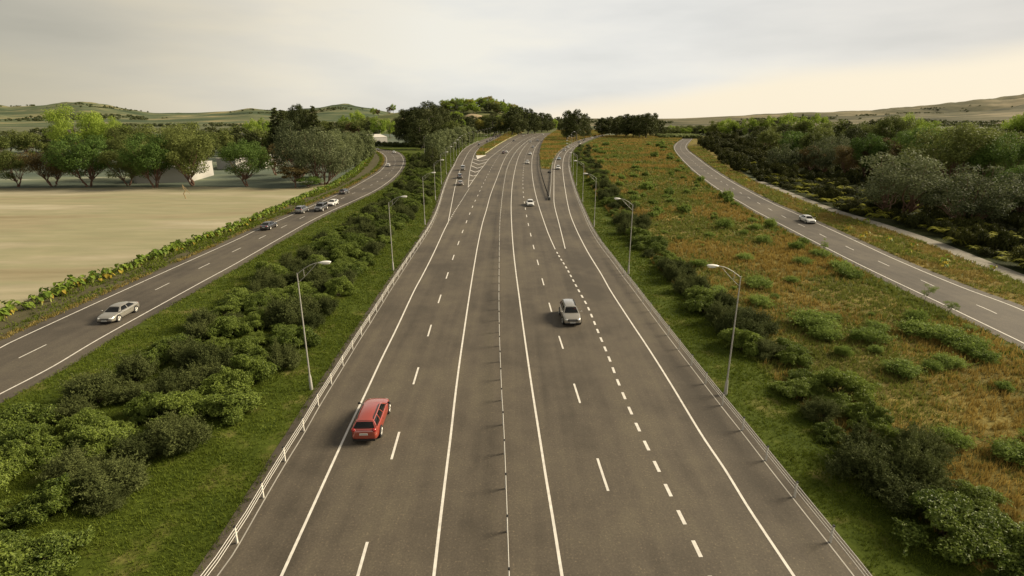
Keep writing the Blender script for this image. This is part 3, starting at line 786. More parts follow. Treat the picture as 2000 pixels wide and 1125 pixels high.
trees('in front of the wooded hill', 'trees in front of the wooded hill',
      'darkround 925 266 226 32|pine 915 268 228 26|gold 937 266 232 20|darkround 962 266 226 46|gold 978 264 234 26|green 967 264 245 24|lime 899 270 226 24|pine 1000 266 211 40|darkround 1012 264 208 44|darkround 1030 262 212 46|pine 1045 261 220 30|darkround 1058 259 220 32|pine 1070 258 222 28|lime 1082 256 230 16|darkround 1090 254 228 22|round 950 262 236 30|round 985 262 222 30')
trees('between the motorway and the right slip road', 'trees between motorway and right slip road',
      'pine 1108 275 216 36|darkround 1126 275 214 38|darkround 1142 272 222 28|pine 1117 270 222 30')
trees('in the pine belt beyond the meadow', 'pines beyond the meadow',
      'pine 1176 266 230 34|darkround 1190 266 228 34|pine 1204 268 229 34|pine 1222 269 223 36|pine 1236 269 225 36|pine 1248 270 224 36|pine 1262 271 221 38|pine 1276 268 221 20|darkround 1288 266 234 24|pine 1210 264 226 30|darkround 1255 266 228 34')
trees('along the back of the right hand wood', 'trees along the back of the right wood',
      'round 1398 268 236 36|lime 1420 270 231 40|darkround 1440 270 236 34|lime 1462 272 229 40|round 1482 272 232 34|lime 1498 272 226 40|darkround 1516 276 234 40|lime 1541 280 221 54|lime 1588 284 222 52|round 1565 284 236 40|darkround 1528 286 242 44|round 1622 290 234 54|darkround 1644 290 236 44|round 1668 296 238 44|round 1692 312 238 66|round 1734 318 226 74|lime 1762 312 222 62|lime 1806 330 238 100|lime 1786 318 246 60|darkround 1700 288 234 50|round 1600 292 246 44|round 1512 282 246 40')
trees('in the right hand wood', 'trees in the right wood',
      'silver 1528 338 281 66|brown 1578 340 284 50|silver 1606 342 268 74|brown 1650 348 282 60|silver 1630 330 262 60|brown 1716 352 270 66|green 1762 352 256 70|round 1850 384 242 166|silver 1752 420 294 190|silver 1886 440 324 168|green 1986 428 318 100|darkround 1960 352 246 90|lime 1984 344 210 96|round 1925 372 256 110|round 2040 380 240 120|silver 2060 440 310 160|darkround 1820 372 290 80|green 1690 352 262 70|lime 1790 340 240 80|green 1800 360 250 90|round 1900 352 240 110|darkround 1660 322 250 60|green 1930 392 262 110|lime 1992 352 212 112|round 2030 350 215 110|green 1545 312 256 60|round 1590 318 258 60|darkround 1480 292 246 44|round 1500 300 254 46')
# on the hill itself: a lime green crest over darker flanks
def hill_trees(place, group, items):
    for kn, px, D, h, w in items:
        x, y, z = hill_at(px, D); put_tree(kn, x, y, z, h, w, place, group, px)
R2_ = np.random.default_rng(5)
it = []
for px in np.arange(864, 1056, 5.6):
    it.append((R2_.choice(['lime', 'lime', 'lime', 'lime', 'gold']), px + R2_.uniform(-3, 3), 1120 + R2_.uniform(-30, 30), R2_.uniform(13, 20), R2_.uniform(15, 22)))
for px in np.arange(868, 1066, 6.5):
    it.append((R2_.choice(['lime', 'round', 'lime', 'darkround', 'green']), px + R2_.uniform(-3, 3), 1050 + R2_.uniform(-25, 25), R2_.uniform(12, 18), R2_.uniform(15, 22)))
for px in np.arange(846, 1080, 7.5):
    if 900 < px < 950: continue
    it.append((R2_.choice(['round', 'darkround', 'lime', 'round', 'lime']), px + R2_.uniform(-4, 4), 960 + R2_.uniform(-25, 25), R2_.uniform(11, 15), R2_.uniform(16, 22)))
for px in (1020, 1030, 1038, 1046, 1053, 1059, 1066, 1072, 1079, 1085, 1091, 1097, 984):
    it.append(('conifer', px, 1150 + R2_.uniform(-20, 20), R2_.uniform(16, 24), R2_.uniform(7, 10)))
it += [('round', 904, 955, 10, 15), ('darkround', 914, 950, 8, 13), ('round', 926, 948, 7, 13), ('round', 940, 955, 9, 15), ('darkround', 949, 958, 11, 15)]
it += [('lime', 731, 1120, 17, 15), ('brown', 739, 1110, 12, 11), ('lime', 769, 1120, 17, 13), ('brown', 761, 1115, 13, 13), ('darkround', 868, 1120, 12, 9)]
hill_trees('on the wooded hill', 'trees on the wooded hill', it)
# hedgerows and scrub on the flat land far right
it = []
for k, px in enumerate(np.linspace(1296, 1420, 17)):
    it.append((['round', 'darkround', 'lime', 'round'][k % 4], px, 700 + 40 * (k % 3), 8 + (k * 37 % 5), 16))
for k, px in enumerate(np.linspace(1330, 1480, 9)):
    it.append((['round', 'darkround'][k % 2], px, 900 + 30 * (k % 3), 10, 20))
for kn, px, D, h, w in it:
    put_tree(kn, (px - CX) * CP / F * D, D, 0, h, w, 'on the flat land beyond the meadow', 'trees on the flat land beyond the meadow', px)
put_tree('conifer', (1567 - CX) * CP / F * 700, 700, 0, 26, 9, 'standing above the back of the right hand wood', None, 1567)
M['orchard'] = leaf_mat('clipped_hedge_leaves', (0.13, 0.16, 0.05), (0.30, 0.34, 0.13))
for k, px in enumerate((1303, 1322, 1334.5, 1345.5, 1357, 1371)):
    # clipped shelter hedges running away from the camera
    mb = MB(); r = np.random.default_rng(60 + k); n = 2600
    Lr, D0 = 60.0, 600.0
    u = r.random(n) ** 0.8; a = r.uniform(0, np.pi, n)
    ends = np.where(u < 0.06, np.sqrt(r.random(n)), r.uniform(0.85, 1.02, n))
    P = np.stack([4.2 * np.cos(a), u * Lr, 0.1 + 3.6 * np.sin(a) ** 0.6], 1) * np.stack([ends, np.ones(n), ends], 1)
    Nn = unit(np.stack([np.cos(a), u * 0, np.sin(a) + 0.4], 1) + r.normal(size=(n, 3)) * 0.4)
    leaves(mb, P, Nn, 1.9, 1.3, M['orchard'], r)
    hm = mb.build('shelter_hedge'); hm.location = ((px - CX) * CP / F * D0, D0, 0); hm.rotation_euler = (0, 0, -0.12)
    tag(hm, 'pale clipped hedge', 'hedge', 'pale clipped hedges beyond the meadow'); note(hm, 'pale clipped shelter hedge', 'beyond the far end of the meadow', px, 1.0)
# ------------------------------------------------------------------ planting strips, meadow scrub, crop row
M['sh_bright'] = leaf_mat('bright_shrub_leaves', (0.050, 0.082, 0.011), (0.235, 0.295, 0.055), trans=0.3, nscale=0.5, spec=0.2, rough=0.5)
M['sh_dark'] = leaf_mat('dark_shrub_leaves', (0.030, 0.042, 0.012), (0.135, 0.155, 0.050), trans=0.2, nscale=0.5, spec=0.08, rough=0.7)
M['sh_feather'] = leaf_mat('feathery_leaves', (0.080, 0.125, 0.020), (0.28, 0.36, 0.080), trans=0.35, nscale=0.8)
M['twig'] = simple('shrub_twigs', (0.075, 0.055, 0.035), 0.9)
M['fern'] = leaf_mat('yellow_green_fronds', (0.16, 0.18, 0.014), (0.46, 0.45, 0.06), trans=0.4, nscale=0.4)
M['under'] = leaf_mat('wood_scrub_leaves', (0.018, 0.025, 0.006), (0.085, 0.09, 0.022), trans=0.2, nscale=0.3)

def in_poly(P, poly):
    x, y = P[:, 0], P[:, 1]; ins = np.zeros(len(P), bool); n = len(poly)
    x1, y1 = poly[:, 0], poly[:, 1]; x2, y2 = np.roll(x1, -1), np.roll(y1, -1)
    for a, b, c, d in zip(x1, y1, x2, y2):
        if b == d: continue
        m = ((b > y) != (d > y)) & (x < (c - a) * (y - b) / (d - b) + a); ins ^= m
    return ins

def spaced(poly, dmin, r, n=60000, cap=10 ** 6, ymin=8.0, grow=0.0):
    """scattered points no closer than dmin (growing with distance)"""
    lo, hi = poly.min(0), poly.max(0); lo[1] = max(lo[1], ymin)
    P = lo + (hi - lo) * r.random((n, 2)); P = P[in_poly(P, poly)]
    out = np.zeros((0, 2)); keep = []
    for p in P:
        dm = dmin * (1 + grow * max(0, p[1] - 40))
        if len(keep) == 0 or ((np.array(keep) - p) ** 2).sum(1).min() > dm * dm:
            keep.append(p)
            if len(keep) >= cap: break
    return np.array(keep)

def in_view(P, margin=1.12):
    return (np.abs(P[:, 0]) < (P[:, 1] + 6) * (CX * CP / F) * margin + 4)

# --- shrub prototypes, in metres
def shrub_proto(seed, sort):
    r = np.random.default_rng(seed); mb = MB()
    W, Hh = (2.3, 2.0) if sort == 'bright' else (2.0, 2.3)
    nc = 30 if sort == 'bright' else 26; cc = []
    while len(cc) < nc:
        p = r.uniform(-1, 1, 3)
        if np.linalg.norm(p) > 1: continue
        cc.append((p[0] * W * 0.86, p[1] * W * 0.86, Hh * (0.22 + 0.66 * abs(p[2]) * math.sqrt(max(0.1, 1 - 0.5 * (p[0] ** 2 + p[1] ** 2))))))
    cc = np.array(cc); R = r.uniform(0.38, 0.68, nc)
    for c in cc[::2]: limb(mb, (r.normal() * 0.12, r.normal() * 0.12, 0), c, 0.035, 0.008, r, M['twig'], 0.05, 5)
    if sort == 'bright':      # arching sprays of broad leaves
        clump_leaves(mb, cc, R, 14000, 0.155, 0.082, M['sh_bright'], r, flat=0.6, up=0.75, fold=0.3, shell=0.35)
        k = r.choice(nc, 70); d = unit(np.c_[r.normal(size=(70, 2)), r.uniform(-0.1, 0.9, 70)])
        for c, dd, rad in zip(cc[k], d, R[k]):
            t = np.linspace(0.5, 1.7, 13)[:, None]
            P = c + dd * rad * t * np.array([1.15, 1.15, 0.75]) - np.array([0, 0, 0.22]) * (t - 0.5) ** 2
            P = np.repeat(P, 2, 0) + r.normal(size=(26, 3)) * 0.05
            leaves(mb, P, unit(np.array([0, 0, 1.0]) + r.normal(size=(26, 3)) * 0.45), 0.17, 0.085, M['sh_bright'], r, 0.3)
    else:
        clump_leaves(mb, cc, R * 0.95, 13000, 0.125, 0.055, M['sh_dark'], r, flat=0.85, up=0.35, shell=0.35)
        k = r.choice(nc, 260); d = unit(r.normal(size=(260, 3)) + np.array([0, 0, 0.7]))
        for c, dd, rad in zip(cc[k], d, R[k]):
            t = np.linspace(0.6, r.uniform(1.3, 1.95), 10)[:, None]; P = np.repeat(c + dd * rad * t, 3, 0) + r.normal(size=(30, 3)) * 0.045
            leaves(mb, P, unit(r.normal(size=(30, 3))), 0.12, 0.05, M['sh_dark'], r)
    return mb.mesh(sort + '_shrub')
SHR = {s: [shrub_proto(40 + 7 * v + (s == 'dark'), s) for v in range(3)] for s in ('bright', 'dark')}

def shrub(sort, x, y, s, hs, place, group, key):
    o = link('leafy_shrub' if sort == 'bright' else 'dark_shrub', SHR[sort][int(RNG.integers(0, 3))])
    o.location = (x, y, -0.05); o.rotation_euler = (0, 0, RNG.uniform(0, 6.28)); o.scale = (s, s * RNG.uniform(0.85, 1.15), s * hs)
    desc = 'bright leafy shrub' if sort == 'bright' else 'dark olive shrub'
    tag(o, desc, 'shrub', group); note(o, desc, place, key, s)

rs = np.random.default_rng(21)
left_strip = np.vstack([WP('-160,985 20,850 160,790 300,708 400,636 500,562 600,496 680,440 745,396 790,352 806,322 800,304'), WP('846,306 858,332 852,364 828,398 800,432 748,478 712,520 664,592 610,655 560,716 460,806 330,905 180,985 60,1100 0,1180 -300,1180')])
P = spaced(left_strip, 2.2, rs, 30000, ymin=14, grow=0.0030); P = P[in_view(P, 1.2)]
for x, y in P:
    nzv = math.sin(x * 0.35 + y * 0.21) + math.sin(y * 0.47 - x * 0.2) + rs.normal() * 0.7
    shrub('bright' if nzv > -0.2 else 'dark', x, y, rs.uniform(0.6, 1.08), rs.uniform(0.8, 1.35), 'in the planted strip left of the motorway', 'shrubs in the left planting strip', y)
g = G(85, 1118); shrub('bright', g[0], g[1], 0.85, 0.9, 'in the planted strip left of the motorway', 'shrubs in the left planting strip', g[1])
g = G(215, 985); shrub('dark', g[0], g[1], 0.55, 0.8, 'in the planted strip left of the motorway', 'shrubs in the left planting strip', g[1])
right_strip = np.vstack([WP('1945,1180 1850,1085 1760,1010 1640,895 1600,820 1540,745 1455,700 1400,636 1330,575 1290,525 1235,470 1195,418 1162,370 1138,330 1126,300 1133,287'), WP('1150,287 1152,305 1170,335 1200,375 1236,420 1284,470 1340,530 1405,600 1500,655 1580,715 1670,790 1765,880 1865,955 1975,1040 2100,1180')])
P = spaced(right_strip, 2.15, rs, 30000, ymin=14, grow=0.0022)
for x, y in P:
    nzv = math.sin(x * 0.3 + y * 0.17) + math.sin(y * 0.33 - x * 0.25 + 1) + rs.normal() * 0.6
    shrub('bright' if nzv > (0.0 if y > 42 else -0.7) else 'dark', x, y, rs.uniform(0.55, 1.1), rs.uniform(0.75, 1.3), 'in the planted strip right of the motorway', 'shrubs in the right planting strip', y)

# --- scrub along the far end of the left road
for px in np.arange(722, 850, 7.5):
    g = G(px + rs.uniform(-2, 2), 283.5 + 0.05 * (px - 722) + rs.uniform(-1, 1)); shrub('dark', g[0], g[1], rs.uniform(1.5, 2.0), 0.85, "in the hedge behind the left road's bend", 'shrubs behind the bend of the left road', px)

# --- meadow bushes: low feathery mounds
def feather_proto(seed, n=1900, L=0.14):
    r = np.random.default_rng(seed); mb = MB(); nc = 16
    a = r.uniform(0, 6.28, nc); q = np.sqrt(r.random(nc)) * 0.72
    cc = np.stack([q * np.cos(a), q * np.sin(a), 0.16 + 0.5 * (1 - q ** 2) * r.uniform(0.5, 1, nc)], 1); R = r.uniform(0.2, 0.45, nc)
    clump_leaves(mb, cc, R, n, L, L * 0.32, M['sh_feather'], r, flat=0.8, up=0.55, shell=0.3)
    for c in cc[::2]: limb(mb, (0, 0, 0), c, 0.02, 0.006, r, M['twig'], 0.1, 4)
    m = n // 16; d = unit(np.c_[r.normal(size=(m, 2)), r.uniform(0.0, 1.4, m)]); k = r.choice(nc, m); u = r.uniform(0.8, 2.0, m)
    for c, dd, rad, q in zip(cc[k], d, R[k], u):
        t = np.linspace(0.5, q, 6)[:, None]; P = np.repeat(c + dd * rad * t, 2, 0) + r.normal(size=(12, 3)) * 0.04; P[:, 2] = np.maximum(P[:, 2], 0.03)
        leaves(mb, P, unit(r.normal(size=(12, 3))), L * 0.9, L * 0.26, M['sh_feather'], r)
    return mb.mesh('feathery_bush')
FEA = [feather_proto(70 + k) for k in range(3)]; FEF = [feather_proto(80 + k, 900, 0.30) for k in range(2)]
def bush(x, y, s, hs, place, group, key):
    o = link('meadow_bush', (FEA[int(RNG.integers(0, 3))] if y < 110 else FEF[int(RNG.integers(0, 2))]))
    o.location = (x, y, -0.02); o.rotation_euler = (0, 0, RNG.uniform(0, 6.28)); o.scale = (s, s * RNG.uniform(0.8, 1.3), s * hs)
    tag(o, 'feathery green bush', 'bush', group); note(o, 'feathery green bush', place, key, s)
mead = np.vstack([WP('2020,1010 1880,905 1760,800 1640,700 1540,640 1400,560 1310,470 1230,395 1180,340 1160,300 1160,282'), WP('1310,282 1310,300 1340,330 1400,378 1480,425 1560,470 1660,525 1800,595 1900,648 2000,690 2150,760')])
P = spaced(mead, 3.0, rs, 40000, ymin=16, grow=0.010); P = P[in_view(P, 1.1)]
P = P[(P[:, 1] > 85) | (rs.random(len(P)) < 0.4)]; P = P[rs.permutation(len(P))[:270]]
for x, y in P: bush(x, y, (0.4 + 1.15 * rs.random() ** 1.8) * (1 + 0.003 * max(0, y - 60)), rs.uniform(0.8, 1.4), 'among the brown meadow grass', 'feathery bushes in the meadow', y)
for bx, by, s in ((1590, 640, 2.4), (1612, 660, 1.8), (1478, 560, 1.9), (1762, 735, 1.7), (1700, 668, 1.9), (1640, 525, 1.7), (1655, 540, 1.8), (1800, 655, 1.9), (1845, 668, 2.2), (1890, 685, 2.0), (1850, 715, 1.4), (1565, 515, 1.5), (1600, 500, 1.6), (1455, 508, 1.5), (1400, 575, 1.4), (1985, 900, 1.6)):
    g = G(bx, by); bush(g[0], g[1], s, 0.8, 'among the brown meadow grass', 'feathery bushes in the meadow', g[1])
# thin saplings beside the right road
for bx, by, ty in ((1800, 603, 555), (1848, 620, 588), (1602, 505, 466)):
    g = G(bx, by); h = top_z(by, ty); r = np.random.default_rng(bx); t_, c_ = MB(), MB()
    limb(t_, (0, 0, -0.02), (0.35, 0, h * 0.6), 0.03, 0.015, r, M['twig'], 0)
    for k in range(7):
        a = r.uniform(0, 6.28); limb(t_, (0.3, 0, h * 0.5), (0.35 + 0.5 * math.cos(a), 0.5 * math.sin(a), h * r.uniform(0.65, 0.95)), 0.012, 0.004, r, M['twig'], 0, 4)
    cc = np.c_[0.35 + r.normal(size=14) * 0.33, r.normal(size=14) * 0.33, h * r.uniform(0.6, 0.95, 14)]
    clump_leaves(c_, cc, r.uniform(0.16, 0.32, 14), 1500, 0.085, 0.034, M['sh_feather'], r)
    o = thing('sapling', 'thin open sapling', 'tree', (g[0], g[1], 0), 0, 'saplings beside the right road')
    t_.build('trunk', o, True); c_.build('crown', o); note(o, 'thin leaning sapling', 'at the near edge of the right road', bx, h)

# --- crop row of big leaved plants beside the left field
M['cr_leaf'] = leaf_mat('crop_leaves', (0.06, 0.11, 0.012), (0.24, 0.32, 0.045), trans=0.3, nscale=0.6, spec=0.15, rough=0.55)
M['cr_stalk'] = simple('pale_stalks', (0.34, 0.36, 0.10), 0.6, noise=0.2)
M['cr_old'] = leaf_mat('yellowed_leaves', (0.26, 0.19, 0.02), (0.50, 0.40, 0.07), trans=0.35, nscale=0.6)
def heart(mb, c, d, size, tilt, mat):
    """a heart shaped blade, hinged at c, pointing along the flat direction d"""
    X = np.array([d[0], d[1], 0.0]); Yv = np.array([-d[1], d[0], 0.0]); Zv = np.array([0, 0, 1.0])
    X2 = X * math.cos(tilt) - Zv * math.sin(tilt); N = X * math.sin(tilt) + Zv * math.cos(tilt)
    pts = [(-0.22, 0, -0.02), (-0.30, 0.24, 0.02), (-0.05, 0.44, 0.05), (0.35, 0.34, 0.02), (0.82, 0, -0.12), (0.35, -0.34, 0.02), (-0.05, -0.44, 0.05), (-0.30, -0.24, 0.02), (0.15, 0, -0.03)]
    V = [np.array(c) + size * (a * X2 + b * Yv + e * N) for a, b, e in pts]
    mb.add(V, [(8, 0, 1), (8, 1, 2), (8, 2, 3), (8, 3, 4), (8, 4, 5), (8, 5, 6), (8, 6, 7), (8, 7, 0)], mat)
def crop_proto(seed):
    r = np.random.default_rng(seed); mb = MB(); n = int(r.integers(8, 12))
    for k in range(n):
        a = k * 2.4 + r.uniform(-0.4, 0.4); d = (math.cos(a), math.sin(a)); hgt = r.uniform(0.6, 1.45); out = r.uniform(0.2, 0.6)
        old = r.random() < 0.15
        if old: hgt *= 0.55; out *= 1.15
        t = np.linspace(0, 1, 5)[:, None]; tip = np.array([d[0] * out, d[1] * out, hgt])
        P = np.array([d[0] * 0.05, d[1] * 0.05, 0]) * (1 - t) + tip * t + np.array([0, 0, 0.12]) * np.sin(t * np.pi) - np.array([d[0], d[1], 0]) * 0.1 * np.sin(t * np.pi)
        mb.tube(P, np.linspace(0.045, 0.016, 5), M['cr_stalk'], 5)
        heart(mb, tip, d, r.uniform(0.5, 0.85), r.uniform(0.25, 1.0) + 0.5 * old, M['cr_old'] if old else M['cr_leaf'])
    return mb.mesh('crop_plant')
CRO = [crop_proto(90 + k) for k in range(5)]
d = arclen(CRP); s = 6.0; nplant = 0; far_mb = MB(); meshes_co = []
def co_of(me):
    a = np.zeros(len(me.vertices) * 3); me.vertices.foreach_get('co', a); return a.reshape(-1, 3)
while s < d[-1]:
    x, y = np.interp(s, d, CRP[:, 0]), np.interp(s, d, CRP[:, 1])
    for rep in range(2):
        ox = rs.uniform(-0.9, 0.9); oy = rs.uniform(-0.6, 0.6)
        p = np.array([[x + ox, y + oy]])
        if not in_view(p, 1.02)[0]: continue
        sc_ = rs.uniform(0.55, 1.0) * (0.95 if y < 120 else 0.85)
        if nplant < 280:
            o = link('crop_plant', CRO[int(rs.integers(0, 5))]); o.location = (p[0, 0], p[0, 1], 0); o.rotation_euler = (0, 0, rs.uniform(0, 6.28)); o.scale = (sc_,) * 3
            tag(o, 'big leaved crop plant', 'plant', 'big leaved plants edging the dry field'); note(o, 'big leaved plant', 'in the row edging the dry field', y, sc_); nplant += 1
        else:
            meshes_co.append((p[0], rs.uniform(0, 6.28), sc_, int(rs.integers(0, 5))))
    s += 0.95 * (1 + 0.002 * max(0, y - 50))
if meshes_co:
    for p, a, sc_, k in meshes_co:
        me = CRO[k]; V = co_of(me) * sc_; V = np.c_[V[:, 0] * math.cos(a) - V[:, 1] * math.sin(a) + p[0], V[:, 0] * math.sin(a) + V[:, 1] * math.cos(a) + p[1], V[:, 2]]
        for pl_n in (3, 4, 5):
            pls = [q for q in me.polygons if q.loop_total == pl_n]
            for mi in set(q.material_index for q in pls):
                Fs = np.array([list(q.vertices) for q in pls if q.material_index == mi]); used, inv = np.unique(Fs, return_inverse=True)
                far_mb.add(V[used], inv.reshape(Fs.shape), me.materials[mi])
    kind(far_mb.build('crop_row'), 'stuff')

# --- undergrowth of the right hand wood: dark scrub and yellow green fern fronds
def under_proto(seed):
    r = np.random.default_rng(seed); mb = MB(); nc = 12; a = r.uniform(0, 6.28, nc); q = np.sqrt(r.random(nc)) * 1.3
    cc = np.stack([q * np.cos(a), q * np.sin(a), 0.3 + 0.8 * r.random(nc) * (1 - q * 0.4)], 1)
    clump_leaves(mb, cc, r.uniform(0.35, 0.6, nc), 2400, 0.22, 0.10, M['under'], r, flat=0.75, up=0.4)
    for c in cc[::2]: limb(mb, (0, 0, 0), c, 0.03, 0.01, r, M['twig'], 0.05, 4)
    return mb.mesh('wood_scrub')
def fern_proto(seed):
    r = np.random.default_rng(seed); mb = MB()
    for k in range(16):
        a = k * 2.4 + r.uniform(-0.3, 0.3); L = r.uniform(0.9, 1.6); n = 16
        t = np.linspace(0.12, 1, n); R_ = L * t; Zt = 0.25 + L * 1.15 * t - 0.95 * L * t ** 2.4
        sp = np.stack([R_ * math.cos(a), R_ * math.sin(a), Zt], 1); mb.tube(sp[::3], np.linspace(0.02, 0.006, len(sp[::3])), M['fern'], 4, False)
        side = np.array([-math.sin(a), math.cos(a), 0]); wv = 0.30 * np.sin(np.pi * (0.12 + 0.86 * t)) + 0.03
        for sgn in (-1, 1):
            e = sp + sgn * side * wv[:, None] + np.array([0, 0, -0.06]); f = np.array([math.cos(a), math.sin(a), 0]) * 0.05
            V = np.stack([sp - f, e, sp + f], 1).reshape(-1, 3); mb.add(V, np.arange(3 * n).reshape(-1, 3), M['fern'])
    return mb.mesh('fern')
UND = [under_proto(110 + k) for k in range(3)]; FER = [fern_proto(120 + k) for k in range(3)]
wood = np.vstack([WP('1372,283 1420,322 1462,346'), offset(PA, 4.4)[::-3][2:], WP('2260,520 2150,420 2000,380 1800,345 1650,310 1500,285 1400,268')])
P = spaced(wood, 2.6, rs, 40000, ymin=20, grow=0.011); P = P[in_view(P, 1.1)]
P = P[np.argsort(P[:, 1])][:300]
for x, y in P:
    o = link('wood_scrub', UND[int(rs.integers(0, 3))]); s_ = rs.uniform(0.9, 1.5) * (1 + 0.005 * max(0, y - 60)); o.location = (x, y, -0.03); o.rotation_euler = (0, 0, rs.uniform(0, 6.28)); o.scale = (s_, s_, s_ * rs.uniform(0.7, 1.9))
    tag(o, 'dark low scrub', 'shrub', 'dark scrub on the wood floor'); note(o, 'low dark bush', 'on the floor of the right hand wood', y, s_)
edge = np.vstack([WP('1430,326'), offset(PA, 3.4)[::-3][2:], WP('2120,540 2000,470 1880,430 1760,400 1640,365 1540,340 1440,312')])
P = spaced(edge, 3.4, rs, 30000, ymin=20, grow=0.006); P = P[in_view(P, 1.06)]
P = P[rs.permutation(len(P))[:150]]
for x, y in P:
    o = link('fern', FER[int(rs.integers(0, 3))]); s_ = rs.uniform(1.1, 2.0); o.location = (x, y, 0.0); o.rotation_euler = (0, 0, rs.uniform(0, 6.28)); o.scale = (s_, s_, s_)
    tag(o, 'yellow green fern', 'fern', 'yellow green ferns beyond the path'); note(o, 'yellow green fern', 'beyond the path at the wood edge', y, s_)
# ------------------------------------------------------------------ grass that nobody could count
def scatter(poly, dens, r, ymax=420, margin=1.06):
    """points in a zone; dens(distance) per square metre"""
    poly = np.asarray(poly); out = []
    for y0, y1 in ((12, 30), (30, 55), (55, 95), (95, 160), (160, 260), (260, ymax)):
        if y0 >= ymax: continue
        lo, hi = poly.min(0).copy(), poly.max(0).copy(); lo[1], hi[1] = max(lo[1], y0), min(hi[1], y1)
        if hi[1] <= lo[1]: continue
        xm = (hi[1] + 6) * (CX * CP / F) * margin + 4; lo[0], hi[0] = max(lo[0], -xm), min(hi[0], xm)
        if hi[0] <= lo[0]: continue
        dn = dens(0.5 * (y0 + y1)); n = int(dn * np.prod(hi - lo))
        P = lo + (hi - lo) * r.random((n, 2)); P = P[in_view(P, margin)]
        out.append(P[in_poly(P, poly)])
    return np.vstack(out)

def blades(mb, P, k, hfun, wfun, spread, mat, r, lean=0.45, z=0.0):
    n = len(P); Q = np.repeat(P, k, 0) + r.normal(size=(n * k, 2)) * spread
    dist = Q[:, 1]; h = hfun(dist) * r.uniform(0.55, 1.3, n * k); w = wfun(dist) * r.uniform(0.7, 1.3, n * k)
    a = r.uniform(0, 2 * np.pi, n * k); l = r.normal(size=(n * k, 2)) * lean * h[:, None]
    sx, sy = np.cos(a) * w / 2, np.sin(a) * w / 2; zz = np.full(n * k, z)
    V = np.stack([np.c_[Q[:, 0] - sx, Q[:, 1] - sy, zz], np.c_[Q[:, 0] + sx, Q[:, 1] + sy, zz], np.c_[Q + l, zz + h]], 1).reshape(-1, 3)
    mb.add(V, np.arange(3 * n * k).reshape(-1, 3), mat)

def noise_keep(P, scale, thr, seed, r, soft=0.25):
    v = fbm2(P[:, 0], P[:, 1], seed, scale, 3); return P[v + r.normal(size=len(P)) * soft > thr]

M['g_lawn'] = leaf_mat('lawn_grass', (0.042, 0.064, 0.005), (0.150, 0.190, 0.022), trans=0.3, nscale=0.25, patches=(0.22, [(0.55, (0.0, 0.0, 0.0)), (0.7, (0.16, 0.145, 0.05))], 0.0))
M['g_dry'] = leaf_mat('dry_meadow_grass', (0.142, 0.099, 0.021), (0.43, 0.310, 0.085), trans=0.3, nscale=0.12)
M['g_mead'] = leaf_mat('green_meadow_grass', (0.07, 0.088, 0.014), (0.24, 0.26, 0.055), trans=0.3, nscale=0.15)
M['g_gold'] = leaf_mat('golden_verge_grass', (0.12, 0.095, 0.018), (0.34, 0.26, 0.08), trans=0.3, nscale=0.3)
rg = np.random.default_rng(33)
lin = lambda a, b: (lambda d: a + b * d)

# lawn
lawn_all = np.vstack([offset(SLr, 1.2)[::4], WP('802,300 806,322 850,306 880,296 905,284 960,263'), (LF - np.array([0.75, 0]))[::-4]])
P = scatter(lawn_all, lambda d: 95 * math.exp(-d / 34) + 4.5 if d < 180 else 1.6, rg)
P = noise_keep(P, 0.5, -0.62, 5, rg, 0.15)
mb = MB(); blades(mb, P, 3, lin(0.13, 0.0011), lin(0.016, 0.00085), 0.05, M['g_lawn'], rg)
r_lawn = np.vstack([offset(RF, 0.8)[::4], offset(RF, 6.2)[::-4]])
P2 = scatter(r_lawn, lambda d: 95 * math.exp(-d / 34) + 4.5, rg)
P2 = noise_keep(P2, 0.5, -0.55, 6, rg, 0.15)
blades(mb, P2, 3, lin(0.13, 0.0011), lin(0.016, 0.00085), 0.05, M['g_lawn'], rg)
# green edge of the meadow along the right road
e_l = np.vstack([offset(SRl, -1.0)[::3], offset(SRl, -4.2)[::-3]])
P3 = scatter(e_l, lambda d: 14 * math.exp(-d / 60) + 2, rg)
blades(mb, P3, 4, lin(0.22, 0.0012), lin(0.022, 0.0009), 0.08, M['g_lawn'], rg)
kind(mb.build('lawn_grass'), 'stuff')

# meadow
mead_all = np.vstack([offset(RF, 5.6)[::5], WP('1215,264 1300,264'), offset(SRl, -1.6)[::-5]])
P = scatter(mead_all, lambda d: 17 * math.exp(-d / 45) + 1.6 if d < 200 else (1.2 if d < 260 else 0.6), rg, 680)
v = fbm2(P[:, 0], P[:, 1], 8, 0.16, 4) + rg.normal(size=len(P)) * 0.22
mb = MB(); k = v > 0.02
blades(mb, P[k], 6, lin(0.42, 0.0016), lin(0.018, 0.0011), 0.10, M['g_dry'], rg, 0.3)
blades(mb, P[~k], 7, lin(0.26, 0.0016), lin(0.026, 0.0013), 0.16, M['g_mead'], rg, 0.5)
for isl in (isl_r, isl_l):
    Pi = scatter(isl, lambda d: 0.6, rg, 1000); vi = fbm2(Pi[:, 0], Pi[:, 1], 9, 0.14, 3) > -0.1
    blades(mb, Pi[vi], 5, lin(0.5, 0.0014), lin(0.03, 0.0011), 0.25, M['g_dry'], rg, 0.3, 0.12); blades(mb, Pi[~vi], 6, lin(0.5, 0.0014), lin(0.03, 0.0013), 0.3, M['g_mead'], rg, 0.4, 0.12)
kind(mb.build('meadow_grass'), 'stuff')

